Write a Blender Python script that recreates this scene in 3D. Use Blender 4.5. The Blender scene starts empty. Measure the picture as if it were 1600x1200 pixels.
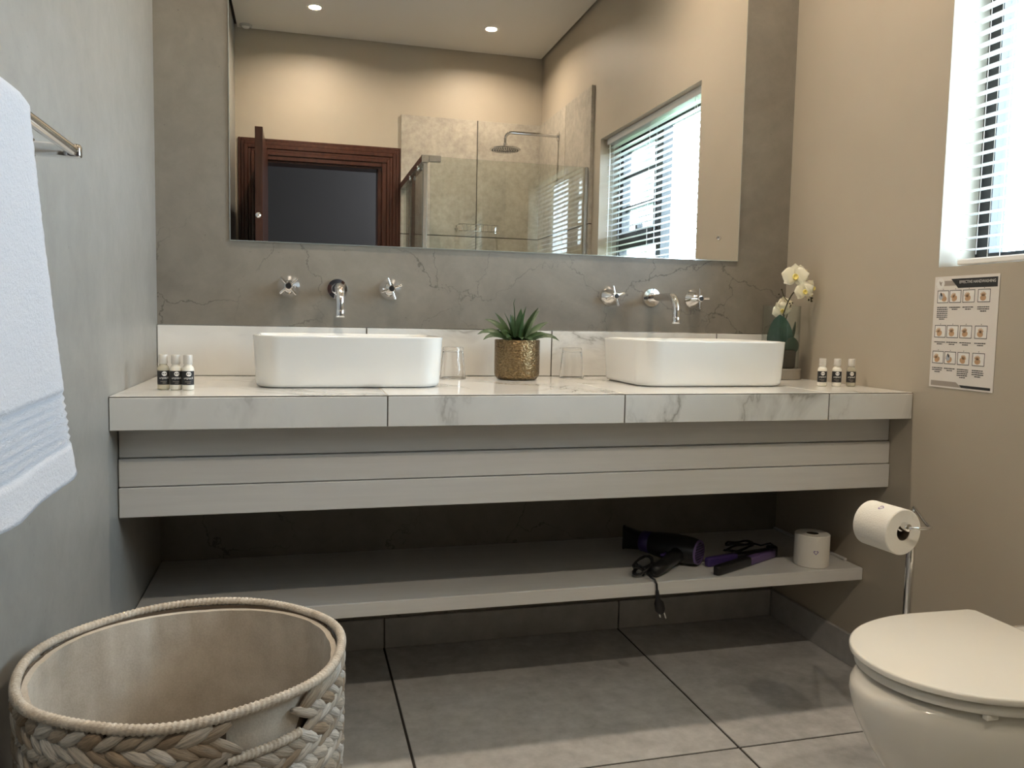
import bpy, bmesh, math, random
from mathutils import Vector, Matrix
random.seed(7)
PI = math.pi
sc = bpy.context.scene
C = sc.collection

# ------------------------------------------------------------------ camera, world, exposure
W, D, H = 2.0726, 3.094, 2.897          # room width (x), depth (y, 0 at the mirror wall), height
def add_camera():
    yaw, pitch, roll = 0.2596, -0.0788, 0.0192
    cy, sy, cp, sp = math.cos(yaw), math.sin(yaw), math.cos(pitch), math.sin(pitch)
    fw = Vector((sy*cp, cy*cp, sp)); r0 = Vector((cy, -sy, 0)); u0 = r0.cross(fw)
    c, s = math.cos(roll), math.sin(roll)
    r = c*r0 + s*u0; u = -s*r0 + c*u0
    cam = bpy.data.cameras.new('camera'); o = bpy.data.objects.new('camera', cam); C.objects.link(o)
    m = Matrix((r, u, -fw)).transposed().to_4x4(); m.translation = Vector((0.399, -2.532, 1.0571))
    o.matrix_world = m
    cam.sensor_fit = 'HORIZONTAL'; cam.sensor_width = 36; cam.lens = 1256.1147/1600*36; cam.clip_start = 0.02
    sc.camera = o
add_camera()
sc.view_settings.view_transform = 'Standard'; sc.view_settings.look = 'None'
sc.view_settings.gamma = 1.0; sc.view_settings.use_curve_mapping = False
sc.view_settings.exposure = 0.72
SKY = 18.0
LAMP_W = 6.6
LAMP_COL = (1.0, 0.85, 0.67)
wd = bpy.data.worlds.new('overcast_sky'); sc.world = wd; wd.use_nodes = True
bg = wd.node_tree.nodes['Background']; bg.inputs[0].default_value = (0.68, 0.84, 1.0, 1); bg.inputs[1].default_value = SKY
pl = bpy.data.lights.new('window_portal', 'AREA'); pl.shape = 'RECTANGLE'; pl.size = 1.25; pl.size_y = 0.95
pl.cycles.is_portal = True
po = bpy.data.objects.new('window_portal', pl); C.objects.link(po)
po.location = (W+0.24, -1.307, 1.66); po.rotation_euler = (PI/2, 0, PI/2)   # faces -X into the room

# ------------------------------------------------------------------ materials
def mat(name, col, rough=0.5, metal=0.0, **k):
    m = bpy.data.materials.new(name); m.use_nodes = True
    b = m.node_tree.nodes['Principled BSDF']
    b.inputs['Base Color'].default_value = (*col, 1); b.inputs['Roughness'].default_value = rough
    b.inputs['Metallic'].default_value = metal
    for a, v in k.items(): b.inputs[a.replace('_', ' ')].default_value = v
    return m
class NT:
    def __init__(s, m): s.m = m; s.t = m.node_tree; s.b = s.t.nodes['Principled BSDF']
    def n(s, kind, **k):
        x = s.t.nodes.new('ShaderNode'+kind)
        for a, v in k.items():
            if hasattr(x, a): setattr(x, a, v)
            else: x.inputs[a.replace('_', ' ')].default_value = v
        return x
    def l(s, a, b): s.t.links.new(a, b)
    def pos(s, rnd=0.0):
        g = s.n('NewGeometry').outputs['Position']
        if not rnd: return g
        oi = s.n('ObjectInfo'); mu = s.n('Math', operation='MULTIPLY'); mu.inputs[1].default_value = rnd; s.l(oi.outputs['Random'], mu.inputs[0])
        ad = s.n('VectorMath', operation='ADD'); s.l(g, ad.inputs[0]); s.l(mu.outputs[0], ad.inputs[1]); return ad.outputs[0]
    def obj(s): return s.n('TexCoord').outputs['Object']
    def noise(s, vec, scale, detail=4, rough=0.55, dist=0.0):
        x = s.n('TexNoise'); x.inputs['Scale'].default_value = scale; x.inputs['Detail'].default_value = detail
        x.inputs['Roughness'].default_value = rough; x.inputs['Distortion'].default_value = dist; s.l(vec, x.inputs['Vector']); return x.outputs['Fac']
    def ramp(s, fac, stops):
        r = s.n('ValToRGB'); e = r.color_ramp.elements
        while len(e) < len(stops): e.new(0.5)
        for q, (p_, c_) in zip(e, stops):
            q.position = p_; q.color = (*c_, 1) if isinstance(c_, tuple) else (c_, c_, c_, 1)
        s.l(fac, r.inputs[0]); return r.outputs['Color']
    def mix(s, fac, a, b, mode='MIX'):
        x = s.n('Mix', data_type='RGBA', blend_type=mode)
        for i, v in ((0, fac), (6, a), (7, b)):
            if hasattr(v, 'is_linked'): s.l(v, x.inputs[i])
            elif i == 0: x.inputs[0].default_value = v
            else: x.inputs[i].default_value = (*v, 1)
        return x.outputs[2]
    def col(s, c): s.l(c, s.b.inputs['Base Color'])
    def bump(s, h, strength=0.2, dist=0.01):
        x = s.n('Bump'); x.inputs['Strength'].default_value = strength; x.inputs['Distance'].default_value = dist
        s.l(h, x.inputs['Height']); s.l(x.outputs[0], s.b.inputs['Normal'])

def mk_paint(name, c1, c2, rough=0.55):
    m = mat(name, c1, rough); t = NT(m); p = t.pos()
    f = t.noise(p, 1.7, 5, 0.6); t.col(t.ramp(f, [(0.3, c1), (0.72, c2)]))
    t.bump(t.noise(p, 140, 3), 0.06, 0.003); return m
def mk_screed(name, c1, c2, c3, cracks=True):
    m = mat(name, c1, 0.42); t = NT(m); p = t.pos()
    a = t.noise(p, 2.2, 8, 0.62, 0.6); b = t.noise(p, 14, 6, 0.7, 0.3)
    base = t.ramp(a, [(0.28, c1), (0.5, c2), (0.74, c3)])
    base = t.mix(0.35, base, t.ramp(b, [(0.3, tuple(x*0.72 for x in c2)), (0.7, tuple(min(1, x*1.22) for x in c2))]))
    sp = t.noise(p, 95, 2); base = t.mix(t.ramp(sp, [(0.70, 0.0), (0.76, 0.5)]), base, tuple(x*0.6 for x in c1))
    if cracks:
        nz = t.n('TexNoise'); nz.inputs['Scale'].default_value = 5.0; nz.inputs['Detail'].default_value = 6; nz.inputs['Roughness'].default_value = 0.6; t.l(p, nz.inputs['Vector'])
        sb = t.n('VectorMath', operation='SUBTRACT'); t.l(nz.outputs['Color'], sb.inputs[0]); sb.inputs[1].default_value = (0.5, 0.5, 0.5)
        scl = t.n('VectorMath', operation='SCALE'); t.l(sb.outputs[0], scl.inputs[0]); scl.inputs['Scale'].default_value = 0.32
        ad = t.n('VectorMath', operation='ADD'); t.l(p, ad.inputs[0]); t.l(scl.outputs[0], ad.inputs[1])
        mp = t.n('VectorMath', operation='MULTIPLY'); t.l(ad.outputs[0], mp.inputs[0]); mp.inputs[1].default_value = (1, 0.0, 1)
        v = t.n('TexVoronoi', feature='DISTANCE_TO_EDGE'); v.inputs['Scale'].default_value = 3.4; t.l(mp.outputs[0], v.inputs['Vector'])
        line = t.ramp(v.outputs['Distance'], [(0.0, 1.0), (0.007, 0.0)])
        zz = t.n('SeparateXYZ'); t.l(p, zz.inputs[0])
        low = t.n('MapRange'); low.inputs['From Min'].default_value = 1.42; low.inputs['From Max'].default_value = 1.26; t.l(zz.outputs['Z'], low.inputs['Value'])
        mask = t.ramp(t.noise(p, 3.1, 2), [(0.40, 0.0), (0.54, 0.75)])
        mm = t.n('Math', operation='MULTIPLY'); t.l(line, mm.inputs[0]); t.l(mask, mm.inputs[1])
        m2 = t.n('Math', operation='MULTIPLY'); t.l(mm.outputs[0], m2.inputs[0]); t.l(low.outputs[0], m2.inputs[1])
        base = t.mix(m2.outputs[0], base, tuple(x*0.35 for x in c1))
    t.col(base); t.bump(b, 0.10, 0.004)
    return m
def mk_marble():
    m = mat('marble_tile', (0.8, 0.78, 0.74), 0.09); t = NT(m); p = t.pos(13.0)
    w = t.noise(p, 1.5, 6, 0.6, 1.2)
    ab = t.n('Math', operation='SUBTRACT'); t.l(w, ab.inputs[0]); ab.inputs[1].default_value = 0.5
    a2 = t.n('Math', operation='ABSOLUTE'); t.l(ab.outputs[0], a2.inputs[0])
    vein = t.ramp(a2.outputs[0], [(0.0, 0.9), (0.012, 0.35), (0.05, 0.0)])
    mask = t.ramp(t.noise(p, 2.3, 3), [(0.42, 0.0), (0.58, 0.95)])
    mm = t.n('Math', operation='MULTIPLY'); t.l(vein, mm.inputs[0]); t.l(mask, mm.inputs[1])
    cloud = t.ramp(t.noise(p, 2.6, 4), [(0.35, (0.74, 0.73, 0.70)), (0.65, (0.82, 0.81, 0.78))])
    t.col(t.mix(mm.outputs[0], cloud, (0.30, 0.28, 0.25))); return m
def mk_stone(name, c1, c2, rough, scale=3.0, rnd=9.0):
    m = mat(name, c1, rough); t = NT(m); p = t.pos(rnd)
    a = t.noise(p, scale, 6, 0.6, 0.15); b = t.noise(p, scale*7, 5, 0.65)
    base = t.ramp(a, [(0.30, c1), (0.72, c2)])
    t.col(t.mix(0.32, base, t.ramp(b, [(0.3, tuple(x*0.7 for x in c1)), (0.7, tuple(min(1, x*1.25) for x in c2))])))
    r = t.ramp(a, [(0.2, rough-0.03), (0.8, rough+0.05)]); t.l(r, t.b.inputs['Roughness']); t.bump(b, 0.05, 0.002); return m
def mk_glass(name, tint=(0.97, 0.99, 0.985), ior=1.5):
    m = bpy.data.materials.new(name); m.use_nodes = True; t = m.node_tree; t.nodes.clear()
    o = t.nodes.new('ShaderNodeOutputMaterial'); mx = t.nodes.new('ShaderNodeMixShader'); tr = t.nodes.new('ShaderNodeBsdfTransparent')
    gl = t.nodes.new('ShaderNodeBsdfGlossy'); fr = t.nodes.new('ShaderNodeFresnel')
    ge = t.nodes.new('ShaderNodeNewGeometry'); mr = t.nodes.new('ShaderNodeMapRange'); mr.inputs['To Min'].default_value = ior; mr.inputs['To Max'].default_value = 1/ior
    t.links.new(ge.outputs['Backfacing'], mr.inputs['Value']); t.links.new(mr.outputs[0], fr.inputs['IOR'])   # same reflectance on both faces of a sheet
    tr.inputs[0].default_value = (*tint, 1); gl.inputs['Roughness'].default_value = 0.0
    t.links.new(fr.outputs[0], mx.inputs[0]); t.links.new(tr.outputs[0], mx.inputs[1]); t.links.new(gl.outputs[0], mx.inputs[2]); t.links.new(mx.outputs[0], o.inputs[0]); return m
M = {}
M['paint'] = mk_paint('beige_wall_paint', (0.42, 0.37, 0.295), (0.46, 0.405, 0.325), 0.5)
M['screed'] = mk_screed('concrete_screed', (0.135, 0.117, 0.093), (0.208, 0.187, 0.156), (0.285, 0.262, 0.225))
M['left'] = mk_screed('left_wall_screed', (0.245, 0.24, 0.222), (0.29, 0.285, 0.266), (0.335, 0.33, 0.308), False)
M['ceil'] = mat('ceiling_white', (0.66, 0.63, 0.58), 0.7)
M['gap'] = mat('dark_recess', (0.05, 0.045, 0.04), 0.8)
M['marble'] = mk_marble()
M['edge'] = mat('tile_edge_trim', (0.10, 0.085, 0.07), 0.4)
M['core'] = mat('counter_core', (0.22, 0.20, 0.18), 0.8)
M['floor'] = mk_stone('grey_floor_tile', (0.31, 0.304, 0.297), (0.58, 0.57, 0.56), 0.36, 3.2)
M['skirt'] = mk_stone('grey_skirting_tile', (0.37, 0.36, 0.345), (0.47, 0.455, 0.44), 0.38, 2.4)
M['grout'] = mat('dark_grout', (0.035, 0.030, 0.026), 0.9)
M['shower'] = mk_stone('shower_wall_tile', (0.29, 0.265, 0.225), (0.50, 0.46, 0.39), 0.42, 4.0)
def mk_board():
    m = mat('white_grey_board', (0.56, 0.55, 0.53), 0.38); t = NT(m); p = t.pos(3)
    sv = t.n('VectorMath', operation='MULTIPLY'); t.l(p, sv.inputs[0]); sv.inputs[1].default_value = (2, 40, 40)
    t.col(t.ramp(t.noise(sv.outputs[0], 2.0, 4), [(0.3, (0.66, 0.65, 0.63)), (0.7, (0.71, 0.70, 0.68))])); return m
M['board'] = mk_board()
M['ceramic'] = mat('white_ceramic', (0.83, 0.83, 0.81), 0.06, Coat_Weight=0.4, Coat_Roughness=0.03)
M['toilet'] = mat('toilet_ceramic', (0.79, 0.76, 0.70), 0.07, Coat_Weight=0.4, Coat_Roughness=0.03)
M['seat'] = mat('toilet_seat_plastic', (0.80, 0.77, 0.71), 0.12)
M['chrome'] = mat('chrome', (0.82, 0.82, 0.83), 0.05, 1.0)
M['steel'] = mat('brushed_steel', (0.55, 0.54, 0.52), 0.25, 1.0)
M['black'] = mat('black_plastic', (0.012, 0.012, 0.013), 0.35)
M['blackmetal'] = mat('black_window_frame', (0.015, 0.016, 0.018), 0.4)
M['purple'] = mat('purple_plastic', (0.055, 0.032, 0.15), 0.35)
M['lilac'] = mat('lilac_plastic', (0.13, 0.085, 0.22), 0.4)
M['mirror'] = mat('mirror_silver', (0.93, 0.93, 0.92), 0.0, 1.0)
M['mirror_edge'] = mat('mirror_glass_edge', (0.62, 0.66, 0.63), 0.12, 0.6)
M['glass'] = mk_glass('clear_pane_glass')
M['showerglass'] = mk_glass('shower_glass', (0.93, 0.95, 0.93), 1.62)
M['tumbler'] = mat('tumbler_glass', (1, 1, 1), 0.0, Transmission_Weight=1.0, IOR=1.45)
M['blind'] = mat('white_blind', (0.80, 0.81, 0.82), 0.35)
M['cord'] = mat('white_cord', (0.75, 0.75, 0.73), 0.7)
def mk_wood():
    m = mat('dark_mahogany', (0.055, 0.02, 0.012), 0.28); t = NT(m); p = t.pos(2)
    sv = t.n('VectorMath', operation='MULTIPLY'); t.l(p, sv.inputs[0]); sv.inputs[1].default_value = (14, 14, 1.2)
    t.col(t.ramp(t.noise(sv.outputs[0], 3, 6, 0.6, 0.6), [(0.3, (0.040, 0.013, 0.008)), (0.7, (0.085, 0.030, 0.018))])); return m
M['wood'] = mk_wood()
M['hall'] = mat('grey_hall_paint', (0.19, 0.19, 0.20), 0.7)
M['paper'] = mat('poster_paper', (0.74, 0.70, 0.66), 0.35)
M['ink'] = mat('black_ink', (0.018, 0.018, 0.02), 0.5)
M['inkgrey'] = mat('taupe_ink', (0.36, 0.31, 0.27), 0.5)
M['inkwhite'] = mat('white_print', (0.80, 0.78, 0.75), 0.5)
M['skin'] = mat('tan_print', (0.52, 0.32, 0.18), 0.5)
M['skin2'] = mat('light_tan_print', (0.62, 0.42, 0.27), 0.5)
M['inkblue'] = mat('blue_grey_print', (0.42, 0.45, 0.50), 0.5)
M['inkpurple'] = mat('violet_print', (0.22, 0.16, 0.36), 0.6)
def mk_tissue():
    m = mat('toilet_tissue', (0.80, 0.77, 0.71), 0.95); t = NT(m); p = t.obj()
    v = t.n('TexVoronoi'); v.inputs['Scale'].default_value = 220; t.l(p, v.inputs['Vector']); t.bump(v.outputs['Distance'], 0.25, 0.001); return m
M['tissue'] = mk_tissue()
M['card'] = mat('cardboard_core', (0.10, 0.075, 0.05), 0.9)
def mk_bronze():
    m = mat('hammered_bronze', (0.36, 0.24, 0.10), 0.3, 1.0); t = NT(m); p = t.obj()
    v = t.n('TexVoronoi', feature='SMOOTH_F1'); v.inputs['Scale'].default_value = 165; t.l(p, v.inputs['Vector'])
    sv = t.n('VectorMath', operation='MULTIPLY'); t.l(p, sv.inputs[0]); sv.inputs[1].default_value = (1, 1, 1.5); t.l(sv.outputs[0], v.inputs['Vector'])
    t.bump(v.outputs['Distance'], 0.9, 0.0035)
    t.col(t.ramp(v.outputs['Distance'], [(0.1, (0.15, 0.105, 0.055)), (0.6, (0.26, 0.185, 0.10))])); return m
M['bronze'] = mk_bronze()
M['bronze_plain'] = mat('bronze_plain', (0.30, 0.21, 0.10), 0.35, 1.0)
M['soil'] = mat('dark_soil', (0.03, 0.022, 0.015), 0.95)
def mk_leaf(name, c1, c2, rough):
    m = mat(name, c1, rough); t = NT(m); p = t.pos(5); t.col(t.ramp(t.noise(p, 30, 3), [(0.3, c1), (0.75, c2)])); return m
M['leaf'] = mk_leaf('succulent_leaf', (0.016, 0.042, 0.010), (0.042, 0.090, 0.024), 0.4)
M['orchidleaf'] = mk_leaf('orchid_leaf', (0.010, 0.050, 0.032), (0.020, 0.080, 0.050), 0.35)
M['stem'] = mat('orchid_stem', (0.045, 0.040, 0.016), 0.6)
M['petal'] = mat('orchid_petal', (0.86, 0.80, 0.62), 0.5, Subsurface_Weight=0.15)
M['lip'] = mat('orchid_lip', (0.85, 0.72, 0.22), 0.5)
M['vasebase'] = mat('vase_base', (0.30, 0.27, 0.23), 0.35, 0.3)
M['bottle_white'] = mat('cream_lotion_bottle', (0.84, 0.81, 0.72), 0.2)
M['bottle_clear'] = mat('pale_clear_bottle', (0.80, 0.76, 0.62), 0.08, Transmission_Weight=0.65, IOR=1.4)
M['cap'] = mat('translucent_cap', (0.84, 0.81, 0.76), 0.25, Transmission_Weight=0.25)
def mk_towel():
    m = mat('white_terry', (0.56, 0.58, 0.635), 0.95, Sheen_Weight=0.15); t = NT(m); p = t.obj()
    n1 = t.noise(p, 170, 4, 0.75); t.bump(n1, 0.8, 0.003); return m
M['towel'] = mk_towel()
def mk_straw(name, c1, c2, c3, fib=True):
    m = mat(name, c2, 0.62); t = NT(m); p = t.obj()
    a = t.noise(p, 42, 3, 0.6, 0.4); q = t.n('VectorMath', operation='MULTIPLY'); t.l(p, q.inputs[0]); q.inputs[1].default_value = (1, 1, 3.2)
    b = t.noise(q.outputs[0], 170 if fib else 300, 5, 0.75, 0.9)
    c = t.mix(0.5, t.ramp(a, [(0.36, c1), (0.5, c2), (0.62, c3)]), t.ramp(b, [(0.34, c1), (0.52, c2), (0.66, c3)])); t.col(c); t.bump(b, 0.8, 0.003); return m
def mk_strand():
    m = mat('water_hyacinth', (0.5, 0.43, 0.35), 0.55); t = NT(m); uv = t.n('TexCoord').outputs['UV']
    q = t.n('VectorMath', operation='MULTIPLY'); t.l(uv, q.inputs[0]); q.inputs[1].default_value = (1.6, 9.0, 1)
    fb = t.noise(q.outputs[0], 1.0, 5, 0.7, 0.25); fl = t.n('VectorMath', operation='FLOOR'); t.l(uv, fl.inputs[0])
    wn = t.n('TexWhiteNoise', noise_dimensions='2D'); t.l(fl.outputs[0], wn.inputs['Vector'])
    tone = t.ramp(wn.outputs['Value'], [(0.0, (0.33, 0.235, 0.15)), (0.35, (0.50, 0.42, 0.33)), (0.75, (0.66, 0.61, 0.54)), (1.0, (0.74, 0.71, 0.67))])
    t.col(t.mix(1.0, tone, t.ramp(fb, [(0.30, 0.42), (0.50, 0.9), (0.68, 1.15)]), 'MULTIPLY')); t.bump(fb, 0.9, 0.003); return m
M['straw'] = mk_strand()
M['straw_plain'] = mk_straw('water_hyacinth', (0.27, 0.20, 0.14), (0.50, 0.43, 0.35), (0.70, 0.65, 0.58))
M['rope'] = mk_straw('wrapped_rope', (0.50, 0.42, 0.33), (0.68, 0.60, 0.50), (0.80, 0.73, 0.64))
M['strawdark'] = mat('basket_core', (0.11, 0.08, 0.055), 0.9)
def mk_linen():
    m = mat('cream_linen', (0.55, 0.49, 0.41), 0.9); t = NT(m); p = t.obj()
    a = t.noise(p, 9, 5, 0.6); b = t.noise(p, 320, 2); t.col(t.mix(0.3, t.ramp(a, [(0.32, (0.40, 0.34, 0.27)), (0.68, (0.66, 0.60, 0.52))]), t.ramp(b, [(0.3, (0.42, 0.37, 0.30)), (0.7, (0.64, 0.58, 0.50))])))
    t.bump(b, 0.3, 0.001); return m
M['linen'] = mk_linen()
M['glow'] = mat('lamp_lens', (1, 0.9, 0.75), 0.4, Emission_Color=(1, 0.80, 0.55, 1), Emission_Strength=14.0)
M['whitemetal'] = mat('white_lamp_trim', (0.75, 0.73, 0.70), 0.35)
M['greyplastic'] = mat('grey_plastic', (0.42, 0.40, 0.37), 0.5)
M['grass'] = mk_leaf('lawn_grass', (0.05, 0.09, 0.03), (0.09, 0.14, 0.05), 0.9)

# ------------------------------------------------------------------ mesh helpers
def obj(name, bm, m, parent=None, loc=(0, 0, 0), smooth=None):
    me = bpy.data.meshes.new(name); bm.normal_update(); bm.to_mesh(me); bm.free()
    o = bpy.data.objects.new(name, me); C.objects.link(o); o.location = loc
    if m: me.materials.append(M[m] if isinstance(m, str) else m)
    if parent: o.parent = parent
    if smooth is not None:
        for p in me.polygons: p.use_smooth = True
        if smooth < 180: me.set_sharp_from_angle(angle=math.radians(smooth))
    return o
def thing(name, label, cat, loc=(0, 0, 0), rotz=0, group=None):
    o = bpy.data.objects.new(name, None); C.objects.link(o); o.location = loc; o.rotation_euler = (0, 0, rotz); o.empty_display_size = 0.05
    return tag(o, label, cat, group)
def tag(o, label, cat, group=None):
    o['label'] = label; o['category'] = cat
    if group: o['group'] = group
    return o
def struct(o, label, cat='room'):
    o['kind'] = 'structure'; o['label'] = label; o['category'] = cat; return o
def B(): return bmesh.new()
def box(bm, x0, x1, y0, y1, z0, z1, bev=0.0, seg=2):
    r = bmesh.ops.create_cube(bm, size=1.0)['verts']
    for v in r: v.co = Vector(((x0+x1)/2+v.co.x*(x1-x0), (y0+y1)/2+v.co.y*(y1-y0), (z0+z1)/2+v.co.z*(z1-z0)))
    if bev: bmesh.ops.bevel(bm, geom=list({e for v in r for e in v.link_edges}), offset=bev, segments=seg, profile=0.5, affect='EDGES')
    return bm
def ring_faces(bm, rows, closed=True, cap0=True, cap1=True):
    n = len(rows[0])
    for a, b in zip(rows, rows[1:]):
        for i in range(n if closed else n-1):
            j = (i+1) % n; bm.faces.new((a[i], a[j], b[j], b[i]))
    if cap0: bm.faces.new(list(reversed(rows[0])))
    if cap1: bm.faces.new(rows[-1])
def lathe(bm, prof, n=32, c=(0, 0, 0), cap0=True, cap1=True, sx=1, sy=1):
    rows = [[bm.verts.new((c[0]+r*math.cos(2*PI*i/n)*sx, c[1]+r*math.sin(2*PI*i/n)*sy, c[2]+z)) for i in range(n)] for r, z in prof]
    ring_faces(bm, rows, True, cap0, cap1); return bm
def tube(bm, pts, r, n=10, closed=False, caps=True):
    P = [Vector(p) for p in pts]; k = len(P); rad = r if isinstance(r, (list, tuple)) else [r]*k
    T = []
    for i in range(k):
        a = P[i-1] if (closed or i > 0) else P[i]; b = P[(i+1) % k] if (closed or i < k-1) else P[i]
        T.append((b-a).normalized())
    ref = Vector((0, 0, 1)) if abs(T[0].z) < 0.9 else Vector((1, 0, 0)); N = (ref-T[0]*ref.dot(T[0])).normalized(); rows = []
    for i in range(k):
        N = N-T[i]*N.dot(T[i]); N.normalize(); Bn = T[i].cross(N)
        rows.append([bm.verts.new(P[i]+(N*math.cos(2*PI*q/n)+Bn*math.sin(2*PI*q/n))*rad[i]) for q in range(n)])
    if closed: ring_faces(bm, rows+[rows[0]], True, False, False)
    else: ring_faces(bm, rows, True, caps, caps)
    return bm
def prism(bm, poly, h0, h1, f=lambda x, y, h: (x, y, h)):
    a = [bm.verts.new(f(x, y, h0)) for x, y in poly]; b = [bm.verts.new(f(x, y, h1)) for x, y in poly]
    ring_faces(bm, [a, b]); return bm
def rrect(hx, hy, r, n=8, cx=0, cy=0):
    out = []
    for qx, qy, a0 in ((1, 1, 0), (-1, 1, 90), (-1, -1, 180), (1, -1, 270)):
        for i in range(n+1):
            a = math.radians(a0+90*i/n); out.append((cx+qx*(hx-r)+r*math.cos(a), cy+qy*(hy-r)+r*math.sin(a)))
    return out
def xform(bm, m): bmesh.ops.transform(bm, matrix=m, verts=bm.verts[:]); return bm
def arc(c, r, a0, a1, n, u, v):
    c, u, v = Vector(c), Vector(u), Vector(v)
    return [c+(u*math.cos(a0+(a1-a0)*i/n)+v*math.sin(a0+(a1-a0)*i/n))*r for i in range(n+1)]
def copy_tree(o, parent=None):
    c = o.copy(); C.objects.link(c); c.parent = parent
    for ch in list(o.children): copy_tree(ch, c)
    return c
def text_bm(s, size, shear=0.0, align='LEFT'):
    cu = bpy.data.curves.new('lettering', 'FONT'); cu.body = s; cu.size = size; cu.shear = shear; cu.align_x = align; cu.resolution_u = 3; cu.extrude = 0.0
    o = bpy.data.objects.new('lettering', cu); C.objects.link(o); bpy.context.view_layer.update()
    me = bpy.data.meshes.new_from_object(o.evaluated_get(bpy.context.evaluated_depsgraph_get()))
    bm = B(); bm.from_mesh(me); bpy.data.objects.remove(o); bpy.data.curves.remove(cu); bpy.data.meshes.remove(me); return bm

# ------------------------------------------------------------------ room shell
WY1, WY2, WZ1, WZ2 = -0.705, -1.905, 1.222, 2.103      # window opening in the right wall
WT = 0.20
b = B(); box(b, -0.12, W+WT, 0, 0.12, -0.05, H+0.1)
struct(obj('wall_back', b, 'screed'), 'grey concrete screed wall with fine cracks behind the mirror', 'wall')
b = B(); box(b, -0.12, 0, -D-0.15, 0, -0.05, H+0.1)
struct(obj('wall_left', b, 'left'), 'pale grey plastered wall carrying the towel rail', 'wall')
b = B()
box(b, W, W+WT, -D-0.15, WY2, -0.05, H+0.1); box(b, W, W+WT, WY1, 0, -0.05, H+0.1)
box(b, W, W+WT, WY2, WY1, -0.05, WZ1); box(b, W, W+WT, WY2, WY1, WZ2, H+0.1)
wall_right = struct(obj('wall_right', b, 'paint'), 'beige painted wall with the window and the handwashing notice', 'wall')
DX0, DX1, DZ = 0.13, 0.99, 2.11
b = B(); box(b, 0, DX0, -D-0.15, -D, -0.05, H+0.1); box(b, DX1, W, -D-0.15, -D, -0.05, H+0.1); box(b, DX0, DX1, -D-0.15, -D, DZ, H+0.1)
wall_front = struct(obj('wall_front', b, 'paint'), 'beige wall with the doorway, seen in the mirror', 'wall')
# ceiling: board with a shadow gap along the walls
b = B(); box(b, 0, W, -D, 0, H+0.025, H+0.10)
ceil = struct(obj('ceiling', b, 'gap'), 'flat off-white ceiling with a dark shadow gap at the walls', 'ceiling')
b = B(); box(b, 0.02, W-0.02, -D+0.02, -0.02, H, H+0.0249); obj('ceiling_board', b, 'ceil', ceil)
# floor
b = B(); box(b, 0, W, -D-0.15, 0, -0.05, -0.003)
floor = struct(obj('floor', b, 'grout'), 'floor of large matt grey square tiles with dark joints', 'floor')
fx = [0.0, 0.6615, 1.4659, W]; fy = [0.0, -0.8065, -1.611, -2.4155, -D]
for i in range(3):
    for j in range(4):
        g = 0.0034
        x0, x1 = fx[i]+(g if i else 0), fx[i+1]-(g if i < 2 else 0); y1, y0 = fy[j]-(g if j else 0), fy[j+1]+(g if j < 3 else 0)
        b = B(); box(b, x0, x1, y0, y1, -0.012, 0.0, 0.0012, 1); obj('floor_tile', b, 'floor', floor)
# skirting tiles
SK = 0.098
def skirting(name, label, segs):
    root = bpy.data.objects.new(name, None); C.objects.link(root); struct(root, label, 'skirting')
    for s in segs:
        b = B(); box(b, *s, 0.0005, SK, 0.0015, 1); obj('skirting_tile', b, 'skirt', root)
g = 0.002
skirting('baseboard_back', 'grey tile skirting along the concrete wall under the shelf', [(0.012+g, fx[1]-g, -0.012, 0), (fx[1]+g, fx[2]-g, -0.012, 0), (fx[2]+g, W-0.012-g, -0.012, 0)])
skirting('baseboard_right', 'grey tile skirting along the beige wall beside the toilet', [(W-0.012, W, fy[j+1]+g+(0.02 if j == 2 else 0), fy[j]-g) for j in range(2)])
skirting('baseboard_left', 'grey tile skirting along the left wall behind the basket', [(0, 0.012, fy[j+1]+g, fy[j]-g) for j in range(3)])
# hall beyond the doorway
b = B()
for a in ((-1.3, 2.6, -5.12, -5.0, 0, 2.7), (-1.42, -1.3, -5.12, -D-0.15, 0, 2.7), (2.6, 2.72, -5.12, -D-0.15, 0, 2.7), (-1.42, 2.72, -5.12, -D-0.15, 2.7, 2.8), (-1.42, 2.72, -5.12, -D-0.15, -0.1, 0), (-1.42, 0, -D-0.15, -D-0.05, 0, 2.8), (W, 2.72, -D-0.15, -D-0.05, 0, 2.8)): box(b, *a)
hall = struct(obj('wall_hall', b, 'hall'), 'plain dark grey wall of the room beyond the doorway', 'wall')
la = bpy.data.lights.new('hall_fill_light', 'POINT'); la.energy = 16; la.shadow_soft_size = 0.12; la.color = (0.95, 0.97, 1.0)  # unseen fill light, added to lift the grey wall beyond the doorway
lo = bpy.data.objects.new('hall_fill_light', la); C.objects.link(lo); lo.location = (2.0, -4.0, 2.4)

# shower wall tiles (0.8 m high), standing proud of the paint
ST, STOP = 0.02, 2.44
def wtile(parent, a):
    b = B(); box(b, *a, 0.0012, 1); obj('wall_tile', b, 'shower', parent)
zs = [0.0, 0.03, 0.835, 1.637, STOP]
for k in range(1, 4):
    z0, z1 = zs[k]+0.003, zs[k+1]-0.003
    for x0, x1 in ((1.072, 1.599), (1.605, W)): wtile(wall_front, (x0, x1, -D, -D+ST, z0, z1))
    for y0, y1 in ((-D+ST+0.003, -2.497), (-2.491, -2.02)): wtile(wall_right, (W-ST, W, y0, y1, z0, z1))
b = B(); box(b, 1.074, W-0.001, -D+0.0005, -D+ST-0.006, 0.001, STOP-0.003); obj('grout_bed', b, 'grout', wall_front)
b = B(); box(b, W-ST+0.006, W-0.0005, -D+ST, -2.024, 0.001, STOP-0.003); obj('grout_bed', b, 'grout', wall_right)

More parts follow.
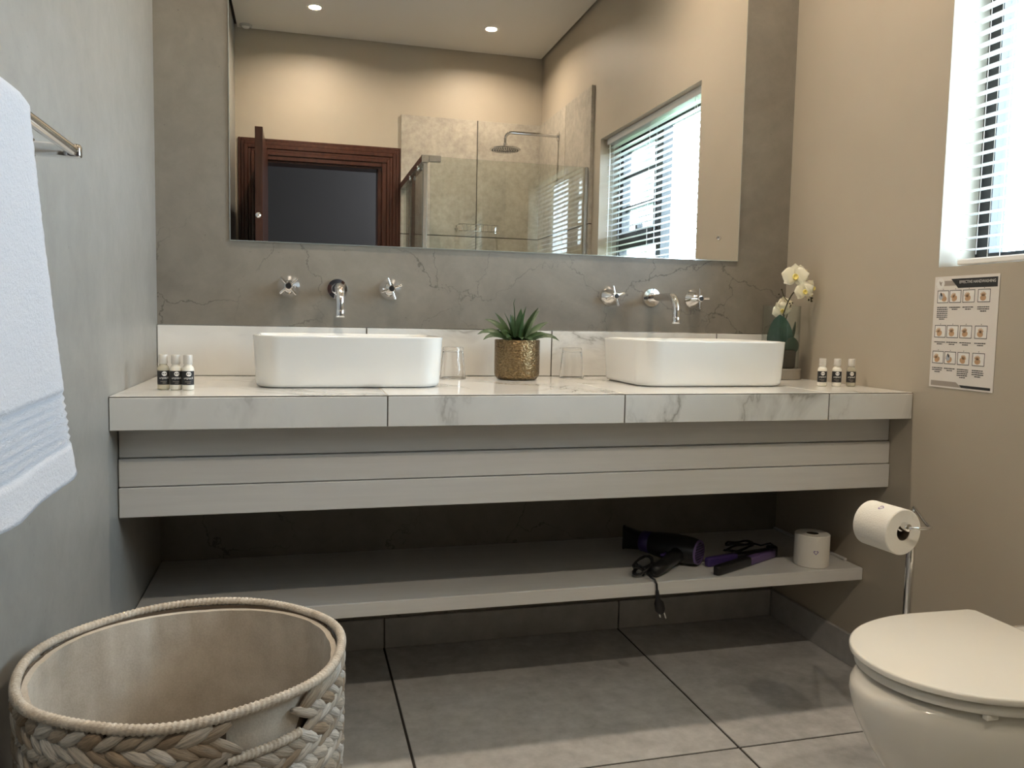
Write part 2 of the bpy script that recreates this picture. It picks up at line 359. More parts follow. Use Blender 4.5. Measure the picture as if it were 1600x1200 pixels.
# ------------------------------------------------------------------ window, blind
win = thing('window_1', 'black framed window behind the white slatted blind', 'window', (W+0.115, 0, 0)); win['kind'] = 'structure'
def wbar(name, y0, y1, z0, z1, d0=0.0, d1=0.05, m='blackmetal'):
    b = B(); box(b, d0, d1, y0, y1, z0, z1, 0.002, 1); return obj(name, b, m, win)
wbar('frame', WY1-0.045, WY1, WZ1, WZ2); wbar('frame', WY2, WY2+0.045, WZ1, WZ2)
wbar('frame', WY2+0.045, WY1-0.045, WZ2-0.045, WZ2); wbar('frame', WY2+0.045, WY1-0.045, WZ1, WZ1+0.04)
YM = -1.335
wbar('mullion', YM-0.028, YM+0.028, WZ1+0.04, WZ2-0.045, -0.004, 0.052)
wbar('transom', WY2+0.045, YM-0.028, 1.475, 1.53)
for z in (1.70, 1.88): wbar('glazing_bar', WY2+0.085, YM-0.066, z-0.012, z+0.012, 0.008, 0.04)
for y0, y1, z0, z1 in ((WY2+0.045, WY2+0.085, 1.53, WZ2-0.045), (YM-0.066, YM-0.028, 1.53, WZ2-0.045), (WY2+0.085, YM-0.066, 1.53, 1.565), (WY2+0.085, YM-0.066, WZ2-0.085, WZ2-0.045)):
    wbar('sash', y0, y1, z0, z1, -0.006, 0.044)
for y0, y1, z0, z1 in ((YM+0.028, WY1-0.045, WZ1+0.04, WZ2-0.045), (WY2+0.085, YM-0.066, 1.565, WZ2-0.085), (WY2+0.045, YM-0.028, WZ1+0.04, 1.475)):
    b = B(); box(b, 0.022, 0.026, y0, y1, z0, z1); obj('pane', b, 'glass', win)
b = B(); box(b, -0.01, 0.03, -1.62, -1.60, 1.535, 1.60, 0.004); obj('stay_handle', b, 'blackmetal', win)

blind = thing('venetian_blind', 'white horizontal slat blind hanging in the window opening', 'blind', (W+0.055, (WY1+WY2)/2, WZ1))
LB = (WY1-WY2)/2-0.022
b = B(); box(b, -0.022, 0.022, -LB, LB, WZ2-WZ1-0.035, WZ2-WZ1-0.001, 0.002, 1); obj('headrail', b, 'blind', blind)
b = B(); box(b, -0.019, 0.019, -LB, LB, 0.006, 0.022, 0.003, 1); obj('bottom_rail', b, 'blind', blind)
pitch = 0.0312; ns = int((WZ2-WZ1-0.035-0.05)/pitch)
b = B(); tilt = math.radians(3); pr = []
for i in range(7):
    s = -1+2*i/6; x = s*0.0175; z = 0.0034*(1-s*s)
    pr.append((x*math.cos(tilt)-z*math.sin(tilt), x*math.sin(tilt)+z*math.cos(tilt)))
top = [[b.verts.new((x, y, z+0.0005)) for x, z in pr] for y in (-LB, LB)]; bot = [[b.verts.new((x, y, z-0.0005)) for x, z in pr] for y in (-LB, LB)]
for i in range(6):
    b.faces.new((top[0][i], top[0][i+1], top[1][i+1], top[1][i])); b.faces.new((bot[0][i+1], bot[0][i], bot[1][i], bot[1][i+1]))
for q in (0, 1):
    for i in range(6): b.faces.new((top[q][i], bot[q][i], bot[q][i+1], top[q][i+1]) if q == 0 else (top[q][i+1], bot[q][i+1], bot[q][i], top[q][i]))
for i in (0, 6): b.faces.new((top[0][i], top[1][i], bot[1][i], bot[0][i]) if i == 0 else (top[1][i], top[0][i], bot[0][i], bot[1][i]))
slat = obj('slat', b, 'blind', blind, (0, 0, 0.045), 60)
for i in range(1, ns+1):
    c = slat.copy(); C.objects.link(c); c.parent = blind; c.location = (0, 0, 0.045+pitch*i)
for y in (-LB+0.10, 0.0, LB-0.10):
    for x in (-0.0195, 0.0195):
        b = B(); tube(b, [(x, y, 0.02), (x, y, WZ2-WZ1-0.035)], 0.0009, 5); obj('ladder_cord', b, 'cord', blind)
b = B(); tube(b, [(-0.024, LB-0.07, WZ2-WZ1-0.04), (-0.026, LB-0.072, 0.25), (-0.026, LB-0.07, 0.03)], 0.0011, 5); obj('pull_cord', b, 'cord', blind)
b = B(); tube(b, [(-0.024, -LB+0.05, WZ2-WZ1-0.04), (-0.027, -LB+0.052, 0.12)], 0.003, 6); obj('tilt_wand', b, 'cord', blind)

# outside ground
b = B(); box(b, W+WT, W+30, -16, 14, -0.35, -0.25); struct(obj('ground_outside', b, 'grass'), 'lawn outside below the window', 'ground')

# ------------------------------------------------------------------ door
arch = thing('trim_1', 'dark mahogany stepped door surround on the far wall', 'door frame', (0, -D, 0)); arch['kind'] = 'structure'
steps = [(0.017, 2.212, 0.012), (0.035, 2.192, 0.020), (0.055, 2.170, 0.026), (0.078, 2.146, 0.021), (0.098, 2.126, 0.030), (0.118, 2.104, 0.024), (0.150, 2.075, 0.004)]
cxd = 0.547
for k, (x, z, d) in enumerate(steps):
    xa = x; xb = steps[k+1][0] if k+1 < len(steps) else 0.176; za = z; zb = steps[k+1][1] if k+1 < len(steps) else 2.062
    y0 = 0.0 if k < 6 else -0.14
    b = B(); box(b, xa, xb, y0, d, 0.001, za, 0.003, 1); box(b, 2*cxd-xb, 2*cxd-xa, y0, d, 0.001, za, 0.003, 1); box(b, xb, 2*cxd-xb, y0, d, zb, za, 0.003, 1)
    obj('moulding', b, 'wood', arch)
door = thing('door_1', 'dark mahogany door leaf standing open, seen edge on', 'door', (0.162, -D+0.035, 0)); door['kind'] = 'structure'
b = B(); box(b, 0, 0.042, 0, 0.79, 0.008, 2.108, 0.002, 1); obj('leaf', b, 'wood', door)
b = B(); box(b, 0.010, 0.032, 0.789, 0.792, 0.93, 1.13, 0.001, 1); obj('latch_plate', b, 'chrome', door)
for s in (-1, 1):
    x = 0.021+s*0.021; b = B(); lathe(b, [(0.024, 0), (0.024, 0.008), (0.010, 0.010), (0.010, 0.045), (0.001, 0.046)], 20)
    xform(b, Matrix.Translation((x, 0.73, 1.03)) @ Matrix.Rotation(s*PI/2, 4, 'Y')); box(b, x+s*0.034-0.008, x+s*0.034+0.008, 0.61, 0.745, 1.02, 1.04, 0.006)
    obj('lever_handle', b, 'chrome', door, smooth=40)

# ------------------------------------------------------------------ downlights
spots = [(0.493, -2.577, 'round recessed downlight above the doorway, left one in the mirror'), (1.58, -2.604, 'round recessed downlight near the shower, right one in the mirror'),
         (0.493, -0.55, 'round recessed downlight above the left basin'), (1.58, -0.55, 'round recessed downlight above the right basin')]
for x, y, lab in spots:
    t = thing('downlight', lab, 'downlight', (x, y, H), 0, 'ceiling downlights')
    b = B(); lathe(b, [(0.034, 0.0), (0.036, -0.005), (0.047, -0.005), (0.050, 0.0)], 32, cap0=False, cap1=False); obj('trim_ring', b, 'whitemetal', t, smooth=40)
    b = B(); lathe(b, [(0.034, -0.0012), (0.0005, -0.0012)], 32); obj('lens', b, 'glow', t)
    l = bpy.data.lights.new('downlight_lamp', 'AREA'); l.energy = LAMP_W; l.color = LAMP_COL; l.shape = 'DISK'; l.size = 0.064; l.spread = math.radians(156)
    o = bpy.data.objects.new('downlight_lamp', l); C.objects.link(o); o.parent = t; o.location = (0, 0, -0.003)
t = thing('ceiling_sensor', 'small round grey ceiling fitting in the corner above the door', 'sensor', (0.075, -3.02, H))
b = B(); lathe(b, [(0.040, 0), (0.040, -0.008), (0.030, -0.014), (0.024, -0.010)], 28, cap1=False); obj('ring', b, 'greyplastic', t, smooth=40)
b = B(); lathe(b, [(0.025, -0.009), (0.018, -0.018), (0.001, -0.021)], 24); obj('dome', b, 'whitemetal', t, smooth=40)

# ------------------------------------------------------------------ vanity: counter, splashback, apron, shelf
ZC, HF, DC = 0.877, 0.075, 0.6395
t = thing('vanity_counter', 'long white marble tiled counter carrying both basins', 'counter', (0, 0, ZC-HF))
tj = [0.0, 0.6, 1.2, 1.8, W]; e = 0.0016
for i in range(4):
    x0, x1 = tj[i]+e, tj[i+1]-e
    b = B(); box(b, x0, x1, -DC, -DC+0.010, 0.0, HF-0.0035, 0.0008, 1); obj('fascia_tile', b, 'marble', t)
    b = B(); box(b, x0, x1, -DC+0.0035, -0.0125, HF-0.010, HF, 0.0008, 1); obj('top_tile', b, 'marble', t)
b = B(); box(b, 0.001, W-0.001, -DC+0.0102, -0.002, 0.002, HF-0.0102); obj('slab', b, 'core', t)
b = B(); box(b, 0.0005, W-0.0005, -DC+0.0012, -DC+0.0098, HF-0.0034, HF-0.0012); obj('edge_trim', b, 'edge', t)
for x in tj[1:4]:
    b = B(); box(b, x-0.0015, x+0.0015, -DC+0.001, -DC+0.0098, 0.001, HF-0.0036); obj('joint', b, 'edge', t)
    b = B(); box(b, x-0.0015, x+0.0015, -DC+0.0105, -0.0125, HF-0.0098, HF-0.0008); obj('joint', b, 'inkgrey', t)
t = thing('splashback', 'low white marble tile upstand between counter and concrete wall', 'splashback', (0, 0, ZC))
for i in range(4):
    b = B(); box(b, tj[i]+e+(0.0008 if i else 0), tj[i+1]-e, -0.012, -0.0005, 0.0012, 0.148, 0.0008, 1); obj('splashback_tile', b, 'marble', t)
b = B(); box(b, 0.0005, W-0.0005, -0.0105, -0.0004, 0.1481, 0.1505); obj('edge_trim', b, 'steel', t)
b = B(); box(b, 0.002, W-0.002, -0.0085, -0.0006, 0.0008, 0.1478); obj('joint', b, 'edge', t)
t = thing('vanity_apron', 'pale grey boarded apron panel under the counter', 'panel', (0, -0.565, 0.591))
for z0, z1, d in ((0.0, 0.0685, 0.0), (0.0705, 0.135, 0.004), (0.137, 0.2105, 0.010)):
    b = B(); box(b, 0.002, W-0.002, d, 0.022, z0, z1, 0.0015, 1); obj('board', b, 'board', t)
t = thing('vanity_shelf', 'pale grey low shelf under the vanity with the hair dryer', 'shelf', (0, 0, 0.283))
sh = B(); box(sh, 0.002, W-0.002, -0.472, -0.001, 0.0, 0.038, 0.0015, 1); obj('panel', sh, 'board', t)
b = B(); box(b, 0.002, W-0.002, -0.4745, -0.4722, 0.001, 0.037, 0.0006, 1); obj('edging', b, 'board', t)
b = B(); box(b, W-0.012, W-0.0005, -0.40, -0.004, 0.0382, 0.046, 0.002, 1); obj('wall_batten', b, 'board', t)
ZSH = 0.283+0.038

# ------------------------------------------------------------------ mirror
t = thing('wall_mirror', 'large frameless wall mirror above the two basins', 'mirror', (0.202, 0, 1.276))
mw, mh = 1.6722, 1.05
b = B(); box(b, 0, mw, -0.0058, -0.0005, 0, mh); obj('glass_edge', b, 'mirror_edge', t)
b = B(); box(b, 0.0025, mw-0.0025, -0.0062, -0.0058, 0.0025, mh-0.0025); obj('mirror_face', b, 'mirror', t)
for x in (0.081, mw-0.077):
    for z in (0.078, mh-0.078):
        b = B(); lathe(b, [(0.008, 0), (0.008, 0.002), (0.005, 0.005), (0.0005, 0.006)], 18); xform(b, Matrix.Translation((x, -0.0062, z)) @ Matrix.Rotation(PI/2, 4, 'X')); obj('mirror_screw', b, 'chrome', t, smooth=40)

# ------------------------------------------------------------------ basins
def basin(label, cx, cy):
    t = thing('vessel_basin', label, 'basin', (cx, cy, ZC+0.0005), 0, 'vessel basins')
    hx, hy, h = 0.2435, 0.172, 0.132
    rows = []; b = B()
    def ring(dx, z, r): rows.append([b.verts.new((x, y, z)) for x, y in rrect(hx-dx, hy-dx, r, 10)])
    ring(0.030, 0.0, 0.05); ring(0.018, 0.0005, 0.058); ring(0.010, 0.004, 0.062); ring(0.0075, 0.012, 0.064)
    ring(0.0045, 0.06, 0.066); ring(0.001, h-0.006, 0.068); ring(0.0005, h-0.002, 0.068); ring(0.003, h, 0.066); ring(0.007, h, 0.062); ring(0.010, h-0.002, 0.060); ring(0.0115, h-0.008, 0.058)
    ring(0.018, 0.06, 0.055); ring(0.028, 0.030, 0.052); ring(0.045, 0.017, 0.048); ring(0.08, 0.013, 0.04)
    ring_faces(b, rows); obj('bowl', b, 'ceramic', t, smooth=60)
    b = B(); lathe(b, [(0.032, 0.0132), (0.032, 0.0155), (0.026, 0.0165), (0.022, 0.0145), (0.001, 0.0145)], 28); obj('drain', b, 'chrome', t, smooth=40)
    return t
basin('white rounded oblong basin nearest the towel, on the marble counter', 0.528, -0.288)
basin('white rounded oblong basin beside the orchid, on the marble counter', 1.566, -0.284)

# ------------------------------------------------------------------ taps
def spout(label, x):
    t = thing('tap_spout', label, 'tap', (x, 0, 1.143), 0, 'wall mounted spouts')
    b = B(); lathe(b, [(0.033, 0), (0.033, 0.005), (0.030, 0.010), (0.017, 0.011), (0.016, 0.014), (0.0125, 0.014)], 36, cap1=False); xform(b, Matrix.Rotation(PI/2, 4, 'X')); obj('flange', b, 'chrome', t, smooth=40)
    R_ = 0.045; L = 0.195
    pts = [(0, -0.008, 0), (0, -0.08, 0)] + [tuple(v) for v in arc((0, -L+R_, -R_), R_, PI/2, PI, 12, (0, 1, 0), (0, 0, 1))] + [(0, -L, -0.074)]
    b = B(); tube(b, pts, 0.0125, 20); obj('pipe', b, 'chrome', t, smooth=50)
    b = B(); lathe(b, [(0.0128, -0.086), (0.0132, -0.085), (0.0132, -0.066), (0.0126, -0.065)], 24, (0, -L, 0), cap1=False); obj('aerator', b, 'chrome', t, smooth=40)
spout('curved chrome wall spout over the basin nearest the towel', 0.512)
spout('curved chrome wall spout over the basin beside the orchid', 1.553)
def handle(label, x, z, rot):
    t = thing('cross_tap', label, 'tap', (x, 0, z), 0, 'cross tap handles')
    b = B(); lathe(b, [(0.0325, 0), (0.0325, 0.004), (0.031, 0.006), (0.0125, 0.034), (0.010, 0.036), (0.010, 0.045)], 40); xform(b, Matrix.Rotation(PI/2, 4, 'X')); obj('flange', b, 'chrome', t, smooth=30)
    h = obj('hub', xform(lathe(B(), [(0.0095, 0.040), (0.011, 0.042), (0.011, 0.058), (0.009, 0.060), (0.001, 0.0605)], 24), Matrix.Rotation(PI/2, 4, 'X')), 'chrome', t, smooth=40)
    for k in range(4):
        a = rot+k*PI/2; d = Vector((math.cos(a), 0, math.sin(a))); b = B(); p0 = Vector((0, -0.050, 0))
        tube(b, [p0+d*0.009, p0+d*0.033, p0+d*0.0345], [0.0040, 0.0040, 0.0024], 12); obj('spoke', b, 'chrome', t, smooth=40)
    b = B(); lathe(b, [(0.0075, 0.0606), (0.0075, 0.0612), (0.0005, 0.0614)], 20); xform(b, Matrix.Rotation(PI/2, 4, 'X')); obj('index_cap', b, 'black', t)
handle('chrome cross tap handle farthest left on the concrete wall', 0.369, 1.146, math.radians(42))
handle('chrome cross tap handle right of the spout over the left basin', 0.672, 1.147, math.radians(20))
handle('chrome cross tap handle left of the spout over the right basin', 1.405, 1.144, math.radians(17))
handle('chrome cross tap handle nearest the orchid', 1.711, 1.143, math.radians(2))

# ------------------------------------------------------------------ counter things
def tumbler(label, x, y):
    b = B(); n = 40
    prof = [(0.0375, 0.0), (0.0392, 0.001), (0.0310, 0.092), (0.0300, 0.0965), (0.0285, 0.097), (0.001, 0.097)]
    inner = [(0.001, 0.083), (0.0280, 0.083), (0.0295, 0.080), (0.0375, 0.0)]
    lathe(b, inner[::-1][:0]+prof, n, cap0=False, cap1=False); lathe(b, inner, n, cap0=False, cap1=False)
    bmesh.ops.remove_doubles(b, verts=b.verts[:], dist=0.00015); bmesh.ops.holes_fill(b, edges=[e_ for e_ in b.edges if e_.is_boundary]); bmesh.ops.recalc_face_normals(b, faces=b.faces[:])
    o = obj('drinking_glass', b, 'tumbler', None, (x, y, ZC+0.0004), 50); tag(o, label, 'glass', 'upturned drinking glasses')
tumbler('upturned clear drinking glass between the left basin and the plant', 0.849, -0.135)
tumbler('upturned clear drinking glass between the plant and the right basin', 1.243, -0.095)

pot = thing('potted_plant', 'green spiky artificial succulent in a hammered bronze pot', 'plant', (1.046, -0.15, ZC+0.0004))
b = B(); lathe(b, [(0.055, 0.0), (0.0605, 0.002), (0.068, 0.012), (0.0695, 0.02), (0.0695, 0.120), (0.0685, 0.1215), (0.0665, 0.1215), (0.0655, 0.119), (0.0655, 0.10)], 56, cap1=False); obj('pot', b, 'bronze', pot, smooth=40)
b = B(); lathe(b, [(0.0654, 0.100), (0.04, 0.104), (0.001, 0.106)], 32, cap0=False); obj('soil', b, 'soil', pot, smooth=60)
def blade(base, direc, up, length, width, droop, parent, m='leaf', name='leaf', fold=0.25, n=9, tipcurl=0.0):
    """a tapering keeled leaf following a curved midrib"""
    d = Vector(direc).normalized(); P = Vector(base); upv = Vector((0, 0, 1)); el = up; b = B(); L, Rr, Mid, Bt = [], [], [], []
    side = d.cross(upv); side.normalize(); rollang = -math.radians(48)*d.x; step = length/(n-1)
    for i in range(n):
        s = i/(n-1); w = width*(0.55+0.9*s-0.2*s*s)*(1-s**2.6) if s < 1 else 0.0006
        w = max(w, 0.0007); tang = d*math.cos(el)+upv*math.sin(el); nor0 = -d*math.sin(el)+upv*math.cos(el)
        sd_ = side*math.cos(rollang)+nor0*math.sin(rollang); nor = nor0*math.cos(rollang)-side*math.sin(rollang)
        L.append(b.verts.new(P-sd_*w+nor*w*fold)); Rr.append(b.verts.new(P+sd_*w+nor*w*fold)); Mid.append(b.verts.new(P)); Bt.append(b.verts.new(P-nor*(0.0022*(1-s)+0.0004)))
        P = P+tang*step; el -= droop/(n-1)*(0.4+1.2*s)+tipcurl*s*s/(n-1)
    for i in range(n-1):
        b.faces.new((L[i], Mid[i], Mid[i+1], L[i+1])); b.faces.new((Mid[i], Rr[i], Rr[i+1], Mid[i+1]))
        b.faces.new((Bt[i], L[i], L[i+1], Bt[i+1])); b.faces.new((Rr[i], Bt[i], Bt[i+1], Rr[i+1]))
    b.faces.new((L[0], Bt[0], Rr[0], Mid[0])); b.faces.new((L[-1], Mid[-1], Rr[-1], Bt[-1]))
    return obj(name, b, m, parent, smooth=70)
LV = [  # azimuth deg (0 = +x), elevation deg, length, width, droop
    (178, 48, 0.130, 0.0125, 1.75), (200, 40, 0.125, 0.0120, 1.7), (165, 62, 0.125, 0.0135, 1.1), (150, 68, 0.120, 0.010, 0.5),
    (5, 40, 0.125, 0.0115, 1.6), (-15, 40, 0.130, 0.0115, 1.75), (12, 52, 0.125, 0.0120, 0.75), (28, 66, 0.140, 0.0135, 0.65),
    (-60, 84, 0.125, 0.0140, 0.25), (120, 82, 0.100, 0.0120, 0.2), (95, 76, 0.105, 0.011, 0.4), (-95, 52, 0.080, 0.0145, 1.9), (-70, 50, 0.078, 0.0150, 1.9), (-125, 48, 0.095, 0.0130, 1.7),
    (60, 55, 0.105, 0.011, 1.2), (-90, 82, 0.118, 0.0155, 0.2), (-32, 74, 0.132, 0.0150, 0.45), (-150, 74, 0.112, 0.0145, 0.45), (-35, 50, 0.10, 0.0125, 1.5), (225, 55, 0.10, 0.012, 1.4)]
for az, el, ln, wd_, dr in LV:
    a = math.radians(az); dv = (math.cos(a), math.sin(a), 0); blade((0.012*dv[0], 0.012*dv[1], 0.100), dv, math.radians(el), ln, wd_*1.15, dr, pot)
b = B(); tube(b, [(-0.004, 0.01, 0.15), (-0.010, 0.005, 0.215), (-0.014, 0.0, 0.232), (-0.010, -0.002, 0.246)], [0.0022, 0.0014, 0.001, 0.0006], 6); obj('tendril', b, 'leaf', pot)

def heart_logo(parent, size, m, tf):
    poly = []
    for i in range(24):
        a = 2*PI*i/24; poly.append((0.0625*16*math.sin(a)**3*size, 0.0625*(13*math.cos(a)-5*math.cos(2*a)-2*math.cos(3*a)-math.cos(4*a))*size))
    b = B(); o_ = [b.verts.new(tf(x, y)) for x, y in poly]; i_ = [b.verts.new(tf(x*0.62, y*0.62)) for x, y in poly]
    ring_faces(b, [o_, i_], True, False, False); return obj('heart_print', b, m, parent)
def bottle(label, x, y, rz, kind):
    t = thing('toiletry_bottle', label, 'bottle', (x, y, ZC+0.0004), rz, 'miniature toiletry bottles')
    r = 0.0137
    b = B(); lathe(b, [(0.0115, 0), (r, 0.002), (r, 0.050), (0.0125, 0.0545), (0.0095, 0.0575), (0.0085, 0.060), (0.0085, 0.0625)], 32); obj('body', b, 'bottle_white' if kind == 'w' else 'bottle_clear', t, smooth=40)
    b = B(); lathe(b, [(0.0098, 0.0615), (0.0102, 0.062), (0.0102, 0.0820), (0.0094, 0.0835), (0.0005, 0.0836)], 28); obj('cap', b, 'cap', t, smooth=40)
    def wrap(u, v, dr=0.0005):   # u along the circumference, centred on the -y side
        a = -PI/2+u/r; return ((r+dr)*math.cos(a), (r+dr)*math.sin(a), v)
    b = B(); cols = [[b.verts.new(wrap(-0.0175+0.035*i/20, z, 0.0003)) for z in (0.0125, 0.0455)] for i in range(21)]
    for p, q in zip(cols, cols[1:]): b.faces.new((p[0], q[0], q[1], p[1]))
    lb = obj('label', b, 'ink', t, smooth=180)
    b = B(); cc = b.verts.new(wrap(0.002, 0.0385)); rim = [b.verts.new(wrap(0.002+0.0056*math.cos(2*PI*i/20), 0.0385+0.0056*math.sin(2*PI*i/20))) for i in range(20)]
    for i in range(20): b.faces.new((cc, rim[i], rim[(i+1) % 20]))
    obj('emblem_disc', b, 'inkwhite', lb)
    b = B()
    for k in range(1):
        pts = [(0.0005+0.0026*s/6+0.0012*math.sin(s*1.1), 0.0362+0.0045*s/6) for s in range(7)]
        for (u0, v0), (u1, v1) in zip(pts, pts[1:]): b.faces.new([b.verts.new(wrap(u, v, 0.0008)) for u, v in ((u0-0.0003, v0), (u0+0.0003, v0), (u1+0.0003, v1), (u1-0.0003, v1))])
    obj('emblem_mark', b, 'ink', lb)
    tb = text_bm('unpack', 0.0078, 0.35, 'CENTER')
    for v in tb.verts: v.co = Vector(wrap(v.co.x+0.001, 0.0265+v.co.y))
    obj('brand_lettering', tb, 'inkwhite', lb)
    b = B()
    for u0, u1, v0 in ((-0.0065, 0.0075, 0.0195), (-0.002, 0.006, 0.0160)):
        for i in range(5):
            a0, a1 = u0+(u1-u0)*i/5, u0+(u1-u0)*(i+0.75)/5; b.faces.new([b.verts.new(wrap(u, v)) for u, v in ((a0, v0), (a1, v0), (a1, v0+0.0012), (a0, v0+0.0012))])
    obj('small_print', b, 'inkgrey', lb)
bottle('miniature clear amber-tinted bottle nearest the left wall on the counter', 0.0865, -0.474, 0.15, 'c')
bottle('miniature pale bottle, middle of the three by the left wall', 0.1150, -0.480, 0.12, 'w')
bottle('miniature white lotion bottle, nearest the left basin of its three', 0.1430, -0.487, 0.10, 'w')
bottle('miniature white lotion bottle nearest the right basin, black label', 1.927, -0.428, -0.62, 'w')
bottle('miniature cream bottle, middle of the three by the beige wall', 1.972, -0.436, -0.63, 'w')
bottle('miniature clear bottle nearest the beige wall on the counter end', 2.018, -0.442, -0.64, 'c')

# orchid in a tall glass cylinder
VX, VY = 1.982, -0.118
t = thing('glass_vase', 'tall clear glass cylinder vase with a taupe base', 'vase', (VX, VY, ZC+0.0004))
b = B(); lathe(b, [(0.069, 0), (0.071, 0.002), (0.071, 0.034), (0.069, 0.036), (0.001, 0.036)], 40); obj('base', b, 'vasebase', t, smooth=40)
b = B(); lathe(b, [(0.0620, 0.0363), (0.0620, 0.246), (0.0612, 0.247), (0.0600, 0.246), (0.0600, 0.0363)], 48, cap0=False, cap1=False); obj('glass_wall', b, 'glass', t, smooth=40)
orc = thing('orchid', 'artificial white orchid with dark green leaves in the glass vase', 'flower', (VX, VY, ZC+0.037))
def broadleaf(c, ax, nor, L, wd_, bend):
    ax = Vector(ax).normalized(); nor = Vector(nor).normalized(); sd = ax.cross(nor).normalized(); b = B(); n, mN = 12, 6; rows = []
    for i in range(n+1):
        s = i/n; w = wd_*math.sin(PI*min(1, 0.08+0.92*s)**0.85)**0.6 if s < 1 else 0.0005; w = max(w, 0.002)
        cc = Vector(c)+ax*(L*s)+nor*(bend*math.sin(s*PI*0.6))
        rows.append([cc+sd*(w*(-1+2*j/mN))+nor*(0.18*w*abs(-1+2*j/mN)**1.5) for j in range(mN+1)])
    top = [[b.verts.new(v) for v in r] for r in rows]; bt = [[b.verts.new(v-nor*0.0012) for v in r] for r in rows]
    for i in range(n):
        for j in range(mN):
            b.faces.new((top[i][j], top[i][j+1], top[i+1][j+1], top[i+1][j])); b.faces.new((bt[i][j+1], bt[i][j], bt[i+1][j], bt[i+1][j+1]))
        b.faces.new((top[i][0], top[i+1][0], bt[i+1][0], bt[i][0])); b.faces.new((top[i+1][mN], top[i][mN], bt[i][mN], bt[i+1][mN]))
    return obj('leaf', b, 'orchidleaf', orc, smooth=70)
b = B(); lathe(b, [(0.045, 0), (0.050, 0.003), (0.052, 0.055), (0.046, 0.062), (0.001, 0.064)], 28); obj('root_ball', b, 'soil', orc, smooth=50)
broadleaf((-0.012, -0.012, 0.045), (-0.06, -0.05, 1), (-0.35, -1, 0.05), 0.135, 0.043, 0.006)
broadleaf((0.006, -0.030, 0.045), (0.15, -0.05, 0.9), (0.25, -1, 0.3), 0.060, 0.034, 0.010)
broadleaf((0.022, 0.0, 0.055), (0.22, 0.0, 1), (0.6, -1, 0.0), 0.105, 0.014, 0.010)
broadleaf((0.008, 0.012, 0.055), (0.12, 0.1, 1), (0.2, -1, 0.0), 0.110, 0.012, 0.004)
def stemline(pts, r=0.0022):
    b = B(); P = [Vector(p) for p in pts]; out = []
    for i in range(len(P)-1):
        p0 = P[max(i-1, 0)]; p1, p2 = P[i], P[i+1]; p3 = P[min(i+2, len(P)-1)]
        for k in range(5):
            s = k/5; out.append(0.5*((2*p1)+(p2-p0)*s+(2*p0-5*p1+4*p2-p3)*s*s+(3*p1-p0-3*p2+p3)*s**3))
    out.append(P[-1]); tube(b, out, r, 7); return obj('stem', b, 'stem', orc, smooth=60)
stemline([(0, 0, 0.06), (-0.012, -0.01, 0.13), (-0.004, -0.02, 0.19), (0.018, -0.03, 0.25), (0.045, -0.045, 0.268), (0.058, -0.07, 0.245), (0.057, -0.078, 0.225)])
stemline([(0.005, -0.025, 0.225), (-0.010, -0.025, 0.240), (-0.020, -0.026, 0.262)], 0.0014)
stemline([(0, 0.02, 0.06), (0.02, 0.015, 0.14), (0.03, 0.008, 0.19), (0.034, 0.0, 0.215)], 0.0016)
for p in ((-0.021, -0.026, 0.264), (-0.030, -0.025, 0.248), (0.030, 0.0, 0.219), (0.038, -0.002, 0.221), (0.022, 0.005, 0.215), (0.056, -0.082, 0.226), (0.061, -0.076, 0.236), (0.050, -0.075, 0.230)):
    b = B(); bmesh.ops.create_icosphere(b, subdivisions=1, radius=0.0042 if p[0] > 0.045 else 0.0032, matrix=Matrix.Translation(p)); obj('bud', b, 'stem', orc, smooth=180)
def flower(c, facing, size, spin=0.0):
    f = bpy.data.objects.new('blossom', None); C.objects.link(f); f.parent = orc; f.empty_display_size = 0.02
    fz = Vector(facing).normalized(); q = fz.to_track_quat('Z', 'Y'); f.location = c; f.rotation_euler = (q.to_matrix().to_4x4() @ Matrix.Rotation(spin, 4, 'Z')).to_euler()
    def petal(ang, L, wd_, cup, z0):
        b = B(); n, mN = 8, 6; g_ = []
        for i in range(n+1):
            s = i/n; w = wd_*(math.sin(PI*(0.10+0.86*s))**0.7)
            g_.append([(L*(0.06+0.94*s)-0.10*L*s*abs(-1+2*j/mN)**2, w*(-1+2*j/mN), z0+cup*(s*s*0.8)-cup*0.9*(abs(-1+2*j/mN)**2)*s+0.0012*math.sin(9*s+j)) for j in range(mN+1)])
        for lay, dz in ((0, 0.0), (1, -0.0008)): pass
        tp = [[b.verts.new(p) for p in r] for r in g_]; bt = [[b.verts.new((p[0], p[1], p[2]-0.0008)) for p in r] for r in g_]
        for i in range(n):
            for j in range(mN): b.faces.new((tp[i][j], tp[i+1][j], tp[i+1][j+1], tp[i][j+1])); b.faces.new((bt[i][j], bt[i][j+1], bt[i+1][j+1], bt[i+1][j]))
            b.faces.new((tp[i][0], bt[i][0], bt[i+1][0], tp[i+1][0])); b.faces.new((tp[i][mN], tp[i+1][mN], bt[i+1][mN], bt[i][mN]))
        for j in range(mN): b.faces.new((tp[0][j], tp[0][j+1], bt[0][j+1], bt[0][j])); b.faces.new((tp[n][j+1], tp[n][j], bt[n][j], bt[n][j+1]))
        xform(b, Matrix.Rotation(ang, 4, 'Z')); obj('petal', b, 'petal', f, smooth=80)
    for a in (90, 215, 325): petal(math.radians(a), size*0.95, size*0.40, 0.004, 0.0)
    for a in (10, 170): petal(math.radians(a), size*1.0, size*0.62, 0.006, 0.0025)
    b = B(); lathe(b, [(0.002, 0.0), (size*0.20, 0.004), (size*0.26, 0.011), (size*0.20, 0.016), (size*0.08, 0.012), (0.0005, 0.010)], 14, (0, -size*0.10, 0), sx=0.85); obj('lip', b, 'lip', f, smooth=80)
